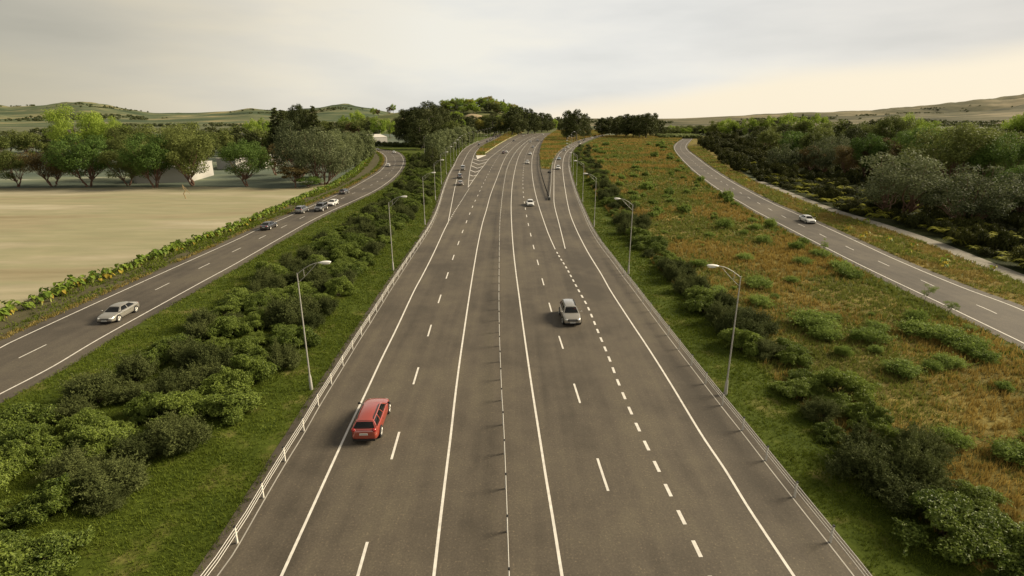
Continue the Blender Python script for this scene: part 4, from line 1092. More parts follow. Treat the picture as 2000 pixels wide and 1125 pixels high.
# verges of the two side roads
mb = MB()
for o0, o1, dn, mat, h in ((-1.15, -2.2, 26, 'g_gold', 0.2), (-1.7, -3.6, 22, 'g_lawn', 0.2)):
    st = np.vstack([offset(SLl, o0)[::3], offset(SLl, o1)[::-3]]); Pv = scatter(st, lambda d: dn * math.exp(-d / 60) + 2.5, rg)
    Pv = noise_keep(Pv, 0.45, -0.15 if mat == 'g_gold' else -0.3, 12 + (mat == 'g_gold'), rg, 0.2); blades(mb, Pv, 4, lin(h, 0.0012), lin(0.02, 0.0011), 0.09, M[mat], rg)
st = np.vstack([offset(CRP, 2.6)[::3], offset(CRP, -2.0)[::-3]]); Pv = scatter(st, lambda d: 20 * math.exp(-d / 60) + 2.0, rg)
blades(mb, noise_keep(Pv, 0.4, -0.25, 15, rg, 0.2), 4, lin(0.22, 0.0014), lin(0.022, 0.0011), 0.1, M['g_lawn'], rg)
st = np.vstack([offset(SRr, 1.3)[::3], WP('1385,300 1420,328'), offset(PA, -0.1)[::-3]]); Pv = scatter(st, lambda d: 16 * math.exp(-d / 60) + 1.8, rg)
v = fbm2(Pv[:, 0], Pv[:, 1], 17, 0.5, 3) + rg.normal(size=len(Pv)) * 0.2
blades(mb, Pv[v > 0.05], 5, lin(0.28, 0.0012), lin(0.022, 0.0011), 0.1, M['g_gold'], rg, 0.35); blades(mb, Pv[v <= 0.05], 5, lin(0.30, 0.0012), lin(0.026, 0.0012), 0.12, M['g_mead'], rg, 0.45)
kind(mb.build('verge_grass'), 'stuff')
# leafy weeds on the right bank
def weed_proto(seed):
    r = np.random.default_rng(seed); mb = MB()
    for k in range(9):
        a = k * 2.4; d = (math.cos(a), math.sin(a)); hgt = r.uniform(0.2, 0.6); tip = np.array([d[0] * 0.3, d[1] * 0.3, hgt])
        mb.tube(np.linspace((0, 0, 0), tip, 4), np.linspace(0.02, 0.008, 4), M['cr_stalk'], 4); heart(mb, tip, d, r.uniform(0.18, 0.36), r.uniform(0.5, 1.2), M['cr_old'] if r.random() < 0.35 else M['cr_leaf'])
    return mb.mesh('leafy_weed')
WE = [weed_proto(140 + k) for k in range(3)]
P = spaced(st, 2.4, rs, 20000, ymin=20, grow=0.004); P = P[in_view(P, 1.05)]; P = P[rs.permutation(len(P))[:70]]
for x, y in P:
    o = link('leafy_weed', WE[int(rs.integers(0, 3))]); s_ = rs.uniform(0.8, 1.7); o.location = (x, y, 0); o.scale = (s_,) * 3; o.rotation_euler = (0, 0, rs.uniform(0, 6))
    tag(o, 'yellow green weed', 'plant', 'leafy weeds on the right bank'); note(o, 'leafy weed', 'on the bank between right road and path', y, s_)
# ------------------------------------------------------------------ wire rope barriers
def barrier(W, label, group, inward, near_n=100):
    """posts with black caps and three ropes along a curve"""
    W = W[(W[:, 1] > 11)]
    d = arclen(W); o = thing('wire_rope_barrier', label, 'road barrier', (W[0, 0], W[0, 1], 0.0), 0, group)
    off = np.array([W[0, 0], W[0, 1], 0])
    post = MB(); post.box((0, 0, 0.50), (0.075, 0.105, 1.0), M['white_metal']); post.box((0, 0.0615, 0.5), (0.05, 0.006, 1.0), M['galv'])
    pm = post.mesh('post')
    cap = MB(); cap.box((0, 0, 1.025), (0.095, 0.125, 0.06), M['black'], taper=0.9); cm = cap.mesh('post_cap')
    T = np.gradient(W, axis=0); far = MB(); s = 0.6; k = 0
    while s < d[-1] - 0.5:
        x, y = np.interp(s, d, W[:, 0]), np.interp(s, d, W[:, 1]); i = min(len(T) - 1, int(np.searchsorted(d, s))); a = math.atan2(T[i, 1], T[i, 0]) - math.pi / 2
        if k < near_n:
            p = link('post', pm, o); p.location = (x - off[0], y - off[1], 0); p.rotation_euler = (0, 0, a); link('post_cap', cm, p)
        else:
            far.box((x - off[0], y - off[1], 0.5), (0.09, 0.12, 1.0), M['white_metal'], a); far.box((x - off[0], y - off[1], 1.03), (0.11, 0.14, 0.06), M['black'], a)
        s += 3.4; k += 1
    if far.n: kind(far.build('post', o), 'stuff')
    step = W[::3]
    for z in (0.93, 0.74, 0.55):
        rp = MB(); P = np.c_[step - off[:2] + inward * np.array([0.06, 0]), np.full(len(step), z)]
        rp.tube(P, 0.017, M['wire'], 5, False); rp.build('wire_rope', o, True)
    return o
far_cut = lambda W, ymax: W[W[:, 1] < ymax]
barrier(far_cut(LF, 520), 'white wire rope barrier with black post caps along the left edge of the motorway', 'wire rope barriers', 1)
barrier(far_cut(CB, 640), 'white wire rope barrier with black post caps down the middle of the motorway', 'wire rope barriers', 0)
barrier(far_cut(RF, 520), 'white wire rope barrier with black post caps along the right edge of the motorway', 'wire rope barriers', -1)

# guard rails at the two gores
def guard_rail(W, z, hgt, mat, label, postmat, name='guard_rail', pitch=4.0, bright=None):
    o = thing(name, label, 'guard rail', (W[0, 0], W[0, 1], z)); off = W[0]
    mb = MB(); S_ = W[::2] - off
    for k, (dz, t) in enumerate(((0.62, 0.0), (0.50, 0.05), (0.38, 0.0))):
        pass
    n = len(S_); A = np.c_[S_, np.full(n, hgt)]; Bm = np.c_[offset(S_, 0.05), np.full(n, hgt - 0.15)]; Cc = np.c_[S_, np.full(n, hgt - 0.30)]
    i = np.arange(n - 1)
    for U, V_ in ((A, Bm), (Bm, Cc)):
        mb.add(np.vstack([U, V_]), np.stack([i, i + 1, n + i + 1, n + i], 1), mat)
    Bk = np.c_[offset(S_, -0.04), np.full(n, hgt)]; Bl = np.c_[offset(S_, -0.04), np.full(n, hgt - 0.30)]
    mb.add(np.vstack([Bk, Bl]), np.stack([i, n + i, n + i + 1, i + 1], 1), mat); mb.add(np.vstack([A, Bk]), np.stack([i, n + i, n + i + 1, i + 1], 1), mat)
    mb.build('rail', o)
    d = arclen(W); pmb = MB(); pmb.box((0, 0, hgt / 2), (0.16, 0.16, hgt), postmat); pm = pmb.mesh('post'); s = 0.5; k = 0
    while s < d[-1] and k < 98:
        p = link('post', pm, o); p.location = (np.interp(s, d, W[:, 0]) - off[0], np.interp(s, d, W[:, 1]) - off[1], 0); s += pitch; k += 1
    return o
guard_rail(offset(GRN, 0.05), 0.0, 0.85, M['dark_rail'], 'dark guard rail with close black posts at the nose of the right gore', M['black'], pitch=3.2)
guard_rail(GRK[(GRK[:, 1] < G(0, 318)[1])], 0.0, 0.62, M['galv'], 'short pale guard rail on the slip road side of the right gore', M['galv'], pitch=3.2)
guard_rail(YR, 0.0, 1.0, M['rail_sun_tint'], 'pale yellow guard rail, sunlight in its colour, along the left edge of the far motorway', M['rail_sun_tint'], pitch=6)
g = G(1073, 391); gr = MB()      # the rounded terminal where both arms of the right gore meet
gr.tube([(0, 0, 0), (0, 0, 0.75)], [0.42, 0.36], M['dark_rail'], 12); gr.box((0, 0.1, 0.80), (0.5, 0.5, 0.10), M['galv'])
t = tag(gr.build('crash_cushion'), 'small dark crash cushion at the very tip of the right gore', 'crash cushion'); t.location = (g[0], g[1], ZM)
g = G(1073, 338); cc_ = MB(); cc_.box((0, 0, 0.3), (0.8, 1.6, 0.6), M['black'], 0.5, 0.85); cc_.box((0.2, 0.4, 0.655), (0.6, 0.5, 0.11), M['dark_rail'], 0.5)
t = tag(cc_.build('crash_cushion'), 'black box shaped crash cushion in front of the right grass island', 'crash cushion'); t.location = (g[0], g[1], ZM)

# ------------------------------------------------------------------ street lamps
def lamp_proto():
    o = thing('street_lamp', 'lamp', 'street lamp')
    p = MB(); p.tube([(0, 0, 0), (0, 0, 1.05), (0, 0, 1.3)], [0.14, 0.11, 0.066], M['galv'], 10); p.tube([(0, 0, 1.3), (0, 0, 9.5)], [0.066, 0.040], M['galv'], 8)
    p.build('pole', o, True)
    a = MB(); t = np.linspace(0, 1, 8)
    up = np.c_[1.75 * t, 0 * t, 9.42 + 0.85 * np.sin(t * math.pi / 2)]; lo = np.c_[1.45 * t, 0 * t, 8.75 + 1.42 * t - 0.05 * np.sin(t * np.pi)]
    a.tube(up, 0.029, M['galv'], 6); a.tube(lo, 0.022, M['galv'], 6); a.tube([(0.5, 0, 9.26), (0.5, 0, 9.80)], 0.02, M['galv'], 5)
    a.build('arm', o, True)
    h = MB(); h.ellipsoid((2.12, 0, 10.30), (0.45, 0.16, 0.11), M['lamp_white'], 16, 10, (1, 0, 0.06)); h.tube([(1.62, 0, 10.26), (1.78, 0, 10.275)], 0.06, M['galv'], 8)
    hd = h.build('lamp_head', o, True)
    l = MB(); l.ellipsoid((2.16, 0, 10.225), (0.33, 0.155, 0.095), M['lens'], 12, 8); l.build('lens', hd, True)
    return o
LP = lamp_proto(); used = False
def lamp(x, y, a, label_place, group, z=0.0):
    global used
    if used: o = copy_tree(LP, KL)
    else: o = LP; used = True
    o.location = (x, y, z); o.rotation_euler = (0, 0, a); o['group'] = group
    note(o, 'tall grey street lamp', label_place, y, 1.0)
    return o
KL = kids_of()
def lamp_row(W, px0, py0, pitch, side, smax, place, group):
    d = arclen(W); g0 = G(px0, py0)[:2]; s = d[np.argmin(((W - g0) ** 2).sum(1))]; k = np.argmin(((W - g0) ** 2).sum(1))
    out = np.linalg.norm(W[k] - g0); n = 0
    while s < min(d[-1], smax):
        i = min(len(W) - 2, int(np.searchsorted(d, s - 1e-6))); T = W[i + 1] - W[i]; T /= np.linalg.norm(T); Nr = np.array([T[1], -T[0]])
        p = W[i] + Nr * out * (-1 if side == 'l' else 1)
        inw = Nr if side == 'l' else -Nr
        lamp(p[0], p[1], math.atan2(inw[1], inw[0]), place, group); LAMPS['left' if side == 'l' else 'right'].append(p[1]); s += pitch; n += 1
lamp_row(LF, 614, 755, 34.3, 'l', 900, 'left of the motorway', 'street lamps along the left edge')
lamp_row(RF, 1413, 768, 33.5, 'r', 400, 'right of the motorway', 'street lamps along the right edge')
for px, py in ((948, 297), (970, 284), (993, 270), (1009, 262), (1022, 258), (1036, 254)):
    g = G(px, py); lamp(g[0] - 1.5, g[1], 0.0, 'behind the pale yellow rail', 'street lamps behind the yellow rail')
for px, py in ((1125, 281), (1116, 283), (1128, 276)):
    g = G(px, py); lamp(g[0], g[1], math.pi if px == 1125 else 0.0, 'on the right grass island', 'street lamps on the right island')
for px, py in ((760, 322), (828, 330)):
    pass
g = G(829, 298); lamp(g[0], g[1], 0.4, 'among the dark trees left of the slip road', 'street lamps left of the slip road')

# ------------------------------------------------------------------ plain white buildings beyond the dry field
def building(pts, hgt, label, roof=None, pitch=0.0, name='building'):
    pts = np.array(pts); c = pts.mean(0); q = pts - c; n = len(q)
    o = thing(name, label, 'building', (c[0], c[1], 0)); mb = MB()
    V = np.vstack([np.c_[q, np.zeros(n)], np.c_[q, np.full(n, hgt)]]); i = np.arange(n); i2 = (i + 1) % n
    mb.add(V, np.stack([i, i2, n + i2, n + i], 1), M['wall_white']); mb.build('wall', o)
    rb = MB(); e = q * 1.015
    if pitch:
        r0, r1 = (e[0] + e[3]) / 2 * 0.98, (e[1] + e[2]) / 2 * 0.98
        V = [(*e[0], hgt), (*e[1], hgt), (*e[2], hgt), (*e[3], hgt), (*r0, hgt + pitch), (*r1, hgt + pitch)]
        rb.add(V, [(0, 1, 5, 4), (2, 3, 4, 5)], M['roof_pale']); rb.add(V, [(1, 2, 5), (3, 0, 4)], M['wall_white'])
    else:
        V = np.vstack([np.c_[e, np.full(n, hgt + 0.003)], np.c_[e, np.full(n, hgt + 0.3)]])
        rb.add(V, np.stack([i, i2, n + i2, n + i], 1), M['wall_white']); rb.add(np.c_[e, np.full(n, hgt + 0.3)], [list(range(n))], M['roof_pale'])
    rb.build('roof', o)
    return o
def base(*p): return [tuple(G(x, y)[:2]) for x, y in p]
def blk(a, b, depth):
    A, B = np.array(base(a)[0]), np.array(base(b)[0]); d_ = B - A; nrm = np.array([-d_[1], d_[0]]) / np.linalg.norm(d_)
    return [A, B, B + nrm * depth, A + nrm * depth]
building(blk((262, 357.5), (354, 356), 24), 4.3, 'long low white building behind the front row of field trees')
building(blk((371, 356), (418, 342), 16), 5.0, 'white block with a bright sunlit face behind the field edge tree')
building(blk((425, 330), (462, 332), 20), 4.2, 'small white block partly hidden by the green field edge tree')
building(blk((515, 329), (553, 321), 18), 4.2, 'white block behind the brownish tree at the field corner')
building(blk((-30, 322), (20, 320), 20), 4.0, 'white building at the far left behind the field trees')
building(blk((726, 281), (757, 280), 24), 5.4, 'white shed with a low pitched roof beyond the bend of the left road', pitch=2.2)
building(blk((722, 262), (737, 262), 20), 5.5, 'tiny pale building far behind the white shed')
building(blk((470, 272), (500, 272), 24), 6.0, 'pale building far behind the dark trees')
mb = MB(); r = np.random.default_rng(3)
g = G(363, 388); hp = top_z(388, 361)
limb(mb, (0, 0, -0.1), (-0.25, 0, hp), 0.13, 0.09, r, M['timber'], 0); limb(mb, (-0.25, 0, hp - 0.3), (1.1, 0.4, hp * 0.35), 0.07, 0.05, r, M['timber'], 0); limb(mb, (-0.2, 0, hp * 0.75), (-1.3, 0.2, hp * 0.55), 0.05, 0.035, r, M['timber'], 0)
t = tag(mb.build('wooden_post', smooth=True), 'weathered leaning wooden post standing in the dry field', 'post'); t.location = (g[0], g[1], 0)
# ------------------------------------------------------------------ cars
def paint(name, c, metal=0.35, rough=0.32):
    m = simple(name, c, rough, metal, 0.5, 1.0); b = m.node_tree.nodes['Principled BSDF']; b.inputs['Coat IOR'].default_value = 2.1; b.inputs['Coat Roughness'].default_value = 0.04
    return m
PAINT = {'red': paint('red_paint', (0.30, 0.032, 0.014), 0.1), 'silver': paint('silver_paint', (0.36, 0.34, 0.29), 0.55), 'beige': paint('grey_beige_paint', (0.33, 0.305, 0.255), 0.5),
         'white': paint('white_paint', (0.72, 0.70, 0.65), 0.0), 'black': paint('black_paint', (0.018, 0.017, 0.018), 0.2), 'grey': paint('dark_grey_paint', (0.075, 0.075, 0.078), 0.3),
         'blue': paint('pale_blue_paint', (0.30, 0.40, 0.46), 0.3), 'maroon': paint('maroon_paint', (0.07, 0.010, 0.010), 0.1), 'steel': paint('steel_paint', (0.20, 0.20, 0.20), 0.4)}
M['tyre'] = simple('tyre_rubber', (0.014, 0.014, 0.014), 0.85)
M['rim'] = simple('alloy_rim', (0.62, 0.60, 0.55), 0.3, 0.6)
M['rim_dark'] = simple('wheel_gap', (0.02, 0.02, 0.02), 0.6)
M['lamp_glass'] = simple('headlamp_glass', (0.72, 0.72, 0.70), 0.08, 0.1, 0.9)
M['tail'] = simple('tail_lamp', (0.32, 0.012, 0.010), 0.15, spec=0.8)
M['plate'] = simple('number_plate', (0.74, 0.73, 0.66), 0.5)
M['plate_ink'] = simple('plate_lettering', (0.10, 0.10, 0.09), 0.6)
M['seat'] = simple('seat_cloth', (0.05, 0.048, 0.045), 0.9)
M['interior'] = simple('dark_interior', (0.012, 0.012, 0.012), 0.9)
def glass_mat():
    m, nt, b, out = new_mat('tinted_glass')
    b.inputs['Base Color'].default_value = (0.008, 0.009, 0.009, 1); b.inputs['Roughness'].default_value = 0.05; b.inputs['Specular IOR Level'].default_value = 0.45
    tr = nt.nodes.new('ShaderNodeBsdfTransparent'); tr.inputs[0].default_value = (0.85, 0.87, 0.85, 1)
    mx = nt.nodes.new('ShaderNodeMixShader'); mx.inputs[0].default_value = 0.3
    nt.links.new(b.outputs[0], mx.inputs[1]); nt.links.new(tr.outputs[0], mx.inputs[2]); nt.links.new(mx.outputs[0], out.inputs[0])
    return m
M['glass'] = glass_mat()

def subdiv(me, lv):
    o = bpy.data.objects.new('tmp', me); C.objects.link(o); md = o.modifiers.new('s', 'SUBSURF'); md.levels = lv; md.render_levels = lv
    dg = bpy.context.evaluated_depsgraph_get(); out = bpy.data.meshes.new_from_object(o.evaluated_get(dg)); bpy.data.objects.remove(o)
    for p in out.polygons: p.use_smooth = True
    return out

# length, width, height, belt heights, then cabin stations as fractions of the length measured from the front
SPEC = {
    'sedan':  dict(L=4.80, W=1.86, Hh=1.43, hood=0.91, nose=0.68, belt=0.93, deck=0.99, tailz=0.80, ws=(0.255, 0.405), rr=(0.73, 0.93), wb=(0.19, 0.79), clear=0.20, wr=0.345, boot=True),
    'hatch':  dict(L=4.30, W=1.80, Hh=1.48, hood=0.96, nose=0.68, belt=0.97, deck=1.02, tailz=0.86, ws=(0.23, 0.40), rr=(0.86, 0.975), wb=(0.19, 0.81), clear=0.20, wr=0.335, boot=False),
    'estate': dict(L=4.85, W=1.88, Hh=1.54, hood=0.98, nose=0.72, belt=1.00, deck=1.05, tailz=0.90, ws=(0.25, 0.40), rr=(0.885, 0.975), wb=(0.18, 0.80), clear=0.21, wr=0.36, boot=False),
    'suv':    dict(L=4.70, W=1.90, Hh=1.68, hood=1.06, nose=0.80, belt=1.08, deck=1.10, tailz=0.95, ws=(0.25, 0.39), rr=(0.89, 0.975), wb=(0.18, 0.80), clear=0.25, wr=0.375, boot=False),
    'pickup': dict(L=5.00, W=1.92, Hh=1.82, hood=1.16, nose=0.92, belt=1.18, deck=1.18, tailz=1.05, ws=(0.27, 0.38), rr=(0.93, 0.985), wb=(0.18, 0.80), clear=0.32, wr=0.40, boot=False),
    'van':    dict(L=4.95, W=1.95, Hh=2.02, hood=1.12, nose=0.85, belt=1.15, deck=1.15, tailz=1.00, ws=(0.13, 0.30), rr=(0.96, 0.995), wb=(0.18, 0.80), clear=0.24, wr=0.35, boot=False)}

def car_parts(body, col):
    """{part name: [(mesh, parent part index)...]} for a car with its nose along +y, standing on z = 0"""
    S = SPEC[body]; L, W, Hh = S['L'], S['W'], S['Hh']; P = PAINT[col]; w = W / 2
    Y = lambda f: L / 2 - f * L
    parts = []                                        # (name, mesh, index of the part it belongs to or None)
    # lower body, a loft from nose to tail
    st = [(0.0, 0.72, S['nose'] - 0.10, 0.32), (0.012, 0.84, S['nose'], S['clear'] + 0.03), (0.06, 0.93, S['nose'] + 0.10, S['clear']), (0.13, 0.975, (S['nose'] + S['hood']) / 2 + 0.04, S['clear']),
          (S['ws'][0], 1.0, S['hood'], S['clear']), (0.40, 1.0, S['belt'], S['clear']), (0.60, 1.0, S['belt'] + 0.01, S['clear']), (0.80, 0.99, S['deck'] - 0.02, S['clear']), (0.93, 0.93, S['deck'] - 0.01, S['clear'] + 0.02),
          (0.985, 0.83, S['deck'] - 0.06 if S['boot'] else S['deck'] - 0.03, S['clear'] + 0.05), (1.0, 0.70, S['tailz'], 0.36)]
    mb = MB(); rings = []
    for f, kw, zt, zb in st:
        hw = w * kw; y = Y(f); zm = zb + (zt - zb) * 0.55
        half = [(0.0, zb), (hw * 0.86, zb), (hw * 0.965, zb + 0.07), (hw, zb + (zt - zb) * 0.32), (hw * 0.985, zm), (hw * 0.955, zt - 0.10), (hw * 0.86, zt - 0.015), (hw * 0.5, zt + 0.015), (0.0, zt + 0.025)]
        ring = [(x, y, z) for x, z in half] + [(-x, y, z) for x, z in half[-2:0:-1]]
        rings.append(ring)
    n = len(rings[0]); V = [p for r_ in rings for p in r_]
    Fq = [(k * n + q, k * n + (q + 1) % n, (k + 1) * n + (q + 1) % n, (k + 1) * n + q) for k in range(len(rings) - 1) for q in range(n)]
    mb.add(V, Fq, P)
    for k, rv in ((0, True), (len(rings) - 1, False)):
        c = np.mean(rings[k], 0); ci = mb.n; mb.add([c] + rings[k], [(0, 1 + (q + 1) % n, 1 + q) if rv else (0, 1 + q, 1 + (q + 1) % n) for q in range(n)], P)
    me = mb.mesh('body')
    bm = bmesh.new(); bm.from_mesh(me); bmesh.ops.remove_doubles(bm, verts=bm.verts, dist=1e-4); bm.to_mesh(me); bm.free()
    parts.append(('body', subdiv(me, 2), None))
    # cabin frame with its window openings
    wb_, wt = w * 0.90, w * 0.63 if body not in ('pickup', 'van') else w * 0.80
    yA, yB, yD, yE = Y(S['ws'][0]), Y(S['ws'][1]), Y(S['rr'][0]), Y(S['rr'][1]); zA, zE = S['hood'] - 0.02, S['deck'] - 0.03; zr = Hh - 0.05
    side_b = lambda u: np.array([wb_ - 0.03 * (2 * u - 1) ** 2, yA + (yE - yA) * u, zA + (zE - zA) * u])
    def side_t(u): return np.array([wt - 0.04 * (2 * u - 1) ** 2, yB + (yD - yB) * u, zr - 0.035 - 0.05 * (2 * u - 1) ** 2])
    def side(u, v, o=0.0):
        p = side_b(u) * (1 - v) + side_t(u) * v; p = p + np.array([0.06 * math.sin(math.pi * v) * 0.6 + o, 0, 0]); return p
    frame = MB(); panes = []
    if body in ('sedan',): us = [0, 0.06, 0.42, 0.45, 0.82, 1]
    elif body == 'van': us = [0, 0.07, 0.36, 0.40, 0.97, 1]
    else: us = [0, 0.055, 0.37, 0.395, 0.65, 0.685, 0.95, 1]
    vs = [0, 0.05, 0.90, 1]
    win = set(range(1, len(us) - 1, 2)) if body != 'van' else {1}
    for sg in (1, -1):
        for a in range(len(us) - 1):
            for b in range(3):
                hole = a in win and b == 1
                uu = np.linspace(us[a], us[a + 1], 4); vv = np.linspace(vs[b], vs[b + 1], 4)
                G_ = np.array([[side(u, v, -0.012 if hole else 0) for u in uu] for v in vv]); G_[..., 0] *= sg
                V = G_.reshape(-1, 3); Fq = [(r_ * 4 + c_, r_ * 4 + c_ + 1, (r_ + 1) * 4 + c_ + 1, (r_ + 1) * 4 + c_) for r_ in range(3) for c_ in range(3)]
                if sg < 0: Fq = [f[::-1] for f in Fq]
                if hole: m_ = MB(); m_.add(V, Fq, M['glass']); panes.append(('side_window', m_.mesh('side_window', True)))
                else: frame.add(V, Fq, P)
    def across(b, t_, bow, o=0.0):
        def f(s, v):
            x0 = b[0] * (1 - v) + t_[0] * v; y0 = b[1] * (1 - v) + t_[1] * v; z0 = b[2] * (1 - v) + t_[2] * v
            return np.array([x0 * s, y0 + bow * (1 - s * s) * (1 - 0.5 * v) + o * np.sign(bow), z0 + 0.03 * (1 - s * s) * v])
        return f
    for nm, b, t_, bow in (('windscreen', side(0, 0), side(0, 1), 0.10), ('rear_window', side(1, 0), side(1, 1), -0.06)):
        ss = [-1, -0.9, 0.9, 1]; v3 = [0, 0.06, 0.92, 1] if nm == 'windscreen' else [0, 0.12, 0.88, 1]
        if body == 'van' and nm == 'rear_window': v3 = [0, 0.35, 0.88, 1]
        for a in range(3):
            for c in range(3):
                hole = a == 1 and c == 1; f = across(b, t_, bow, -0.012 if hole else 0); sq = np.linspace(ss[a], ss[a + 1], 7); vq = np.linspace(v3[c], v3[c + 1], 3)
                V = np.array([[f(s_, v_) for s_ in sq] for v_ in vq]).reshape(-1, 3); Fq = [(r_ * 7 + q, r_ * 7 + q + 1, (r_ + 1) * 7 + q + 1, (r_ + 1) * 7 + q) for r_ in range(2) for q in range(6)]
                if nm == 'windscreen': Fq = [x[::-1] for x in Fq]
                if hole: m_ = MB(); m_.add(V, Fq, M['glass']); panes.append((nm, m_.mesh(nm, True)))
                else: frame.add(V, Fq, P)
    rows = []
    for u in np.linspace(0, 1, 10):
        e = side(u, 1); xs_ = np.linspace(-1, 1, 11)
        bowy = 0.05 * (1 - xs_ ** 2) * (1 if u < 0.01 else 0) - 0.03 * (1 - xs_ ** 2) * (1 if u > 0.99 else 0)
        rows.append([(e[0] * s_, e[1] + by_, e[2] + (0.05 + 0.035 * math.sin(math.pi * u)) * (1 - abs(s_) ** 2.6)) for s_, by_ in zip(xs_, bowy)])
    V = np.array(rows).reshape(-1, 3); roof = MB(); roof.add(V, [(r_ * 11 + q + 1, r_ * 11 + q, (r_ + 1) * 11 + q, (r_ + 1) * 11 + q + 1) for r_ in range(9) for q in range(10)], P)
    parts.append(('cabin_frame', frame.mesh('cabin_frame', True), None)); parts.append(('roof', roof.mesh('roof', True), None))
    for nm, m_ in panes: parts.append((nm, m_, None))
    it_ = MB(); it_.box((0, (yA + yE) / 2, S['belt'] + 0.03), (wb_ * 1.72, (yA - yE) * 0.90, 0.06), M['interior'])
    for yq in (0.40, 0.60):
        for sx_ in (-0.38, 0.38):
            ys_ = yA + (yE - yA) * yq; it_.box((sx_, ys_ - 0.30, S['belt'] + 0.13), (0.46, 0.12, 0.26), M['seat']); it_.box((sx_, ys_ - 0.33, S['belt'] + 0.32), (0.24, 0.09, 0.14), M['seat'])
    parts.append(('interior', it_.mesh('interior'), None))
    # black sills and bumpers
    tm = MB(); tm.box((0, L / 2 - 0.045, S['clear'] + 0.09), (W * 0.74, 0.16, 0.10), M['black']); tm.box((0, -L / 2 + 0.045, S['clear'] + 0.11), (W * 0.76, 0.15, 0.15), M['black'])
    parts.append(('bumper', tm.mesh('bumper'), None))
    gl = MB(); zg = S['nose'] - 0.13; gl.box((0, L / 2 - 0.012, zg), (W * (0.52 if body != 'sedan' else 0.46), 0.06, 0.20 if body in ('suv', 'pickup') else 0.16), M['black'])
    for k in range(3): gl.box((0, L / 2 + 0.021, zg - 0.05 + 0.05 * k), (W * 0.42, 0.01, 0.012), M['galv'])
    parts.append(('grille', gl.mesh('grille'), None))
    for e, zz, nm in ((1, S['clear'] + 0.20, 'number_plate'), (-1, S['tailz'] - 0.16, 'number_plate')):
        pl = MB(); y = e * (L / 2 + (0.035 if e > 0 else 0.028)); pl.box((0, y, zz), (0.52, 0.02, 0.125), M['plate'])
        for k in range(6): pl.box((-0.19 + 0.076 * k, y + e * 0.012, zz), (0.042, 0.006, 0.07), M['plate_ink'])
        parts.append((nm, pl.mesh(nm), None))
    for sg in (1, -1):
        hl = MB(); hl.ellipsoid((sg * w * 0.64, L / 2 - 0.15, S['nose'] - 0.055), (0.21, 0.12, 0.06), M['lamp_glass'], 14, 8, (1, -sg * 0.6, 0)); parts.append(('headlight', hl.mesh('headlight', True), None))
        tl = MB()
        if body in ('sedan', 'hatch'): tl.ellipsoid((sg * w * 0.58, -L / 2 + 0.13, S['deck'] - 0.15), (0.24, 0.12, 0.075), M['tail'], 14, 8, (1, sg * 0.45, 0))
        else: tl.ellipsoid((sg * w * 0.70, -L / 2 + 0.15, S['deck'] - 0.10), (0.16, 0.13, 0.13), M['tail'], 14, 8, (1, sg * 0.3, 0))
        parts.append(('tail_light', tl.mesh('tail_light', True), None))
        mi = MB(); ym = yA - (yA - yB) * 0.25; mi.ellipsoid((sg * (w + 0.10), ym, S['belt'] + 0.09), (0.12, 0.07, 0.085), M['black'] if body == 'estate' else P, 10, 6); mi.tube([(sg * (w - 0.10), ym, S['belt'] + 0.02), (sg * (w + 0.04), ym, S['belt'] + 0.07)], 0.025, M['black'], 6); parts.append(('mirror', mi.mesh('mirror', True), None))
        if body in ('suv', 'estate', 'pickup'):
            rl = MB(); pp = [np.array([e[0] * sg * 0.96, e[1], e[2] + 0.065]) for e in (side(u, 1) for u in np.linspace(0.10, 0.92, 8))]; pp[0][2] -= 0.05; pp[-1][2] -= 0.05
            rl.tube(pp, 0.034, M['black'], 6); parts.append(('roof_rail', rl.mesh('roof_rail', True), None))
        for q in (0.30, 0.52):
            hd = MB(); hd.box((sg * (w * 0.985 + 0.008), Y(q + 0.10), S['belt'] - 0.16), (0.03, 0.17, 0.03), P); parts.append(('door_handle', hd.mesh('door_handle'), None))
        for f in S['wb']:
            wc = (Y(f), S['wr']); r_ = S['wr']
            ar = MB(); ar.lathe_x(sg * (w * 0.80), [(0, r_ + 0.05), (sg * (w * 0.205), r_ + 0.05)], (wc[0], wc[1] + 0.01), M['rim_dark'], 24); parts.append(('wheel_arch', ar.mesh('wheel_arch'), None))
            ty = MB(); ty.lathe_x(sg * (w - 0.20), [(0, r_ * 0.5), (0, r_ * 0.97), (sg * 0.03, r_), (sg * 0.19, r_), (sg * 0.222, r_ * 0.95), (sg * 0.226, r_ * 0.74), (sg * 0.20, r_ * 0.72)], wc, M['tyre'], 26); parts.append(('tyre', ty.mesh('tyre', True), None)); ti = len(parts) - 1
            rm = MB(); rm.lathe_x(sg * (w + 0.004), [(0, r_ * 0.73), (sg * 0.016, r_ * 0.72), (sg * 0.018, r_ * 0.63), (sg * 0.003, r_ * 0.62)], wc, M['rim'], 26)
            for k in range(5):
                a = 2 * math.pi * k / 5 + 0.3
                for da in (-0.16, 0.16):
                    rm.tube([(sg * (w + 0.022), wc[0] + 0.05 * math.cos(a), wc[1] + 0.05 * math.sin(a)), (sg * (w + 0.018), wc[0] + r_ * 0.66 * math.cos(a + da), wc[1] + r_ * 0.66 * math.sin(a + da))], [0.04, 0.036], M['rim'], 5)
            rm.ellipsoid((sg * (w + 0.024), wc[0], wc[1]), (0.02, 0.07, 0.07), M['rim'], 8, 6)
            gp = MB(); parts.append(('rim', rm.mesh('rim', True), ti))
    return parts

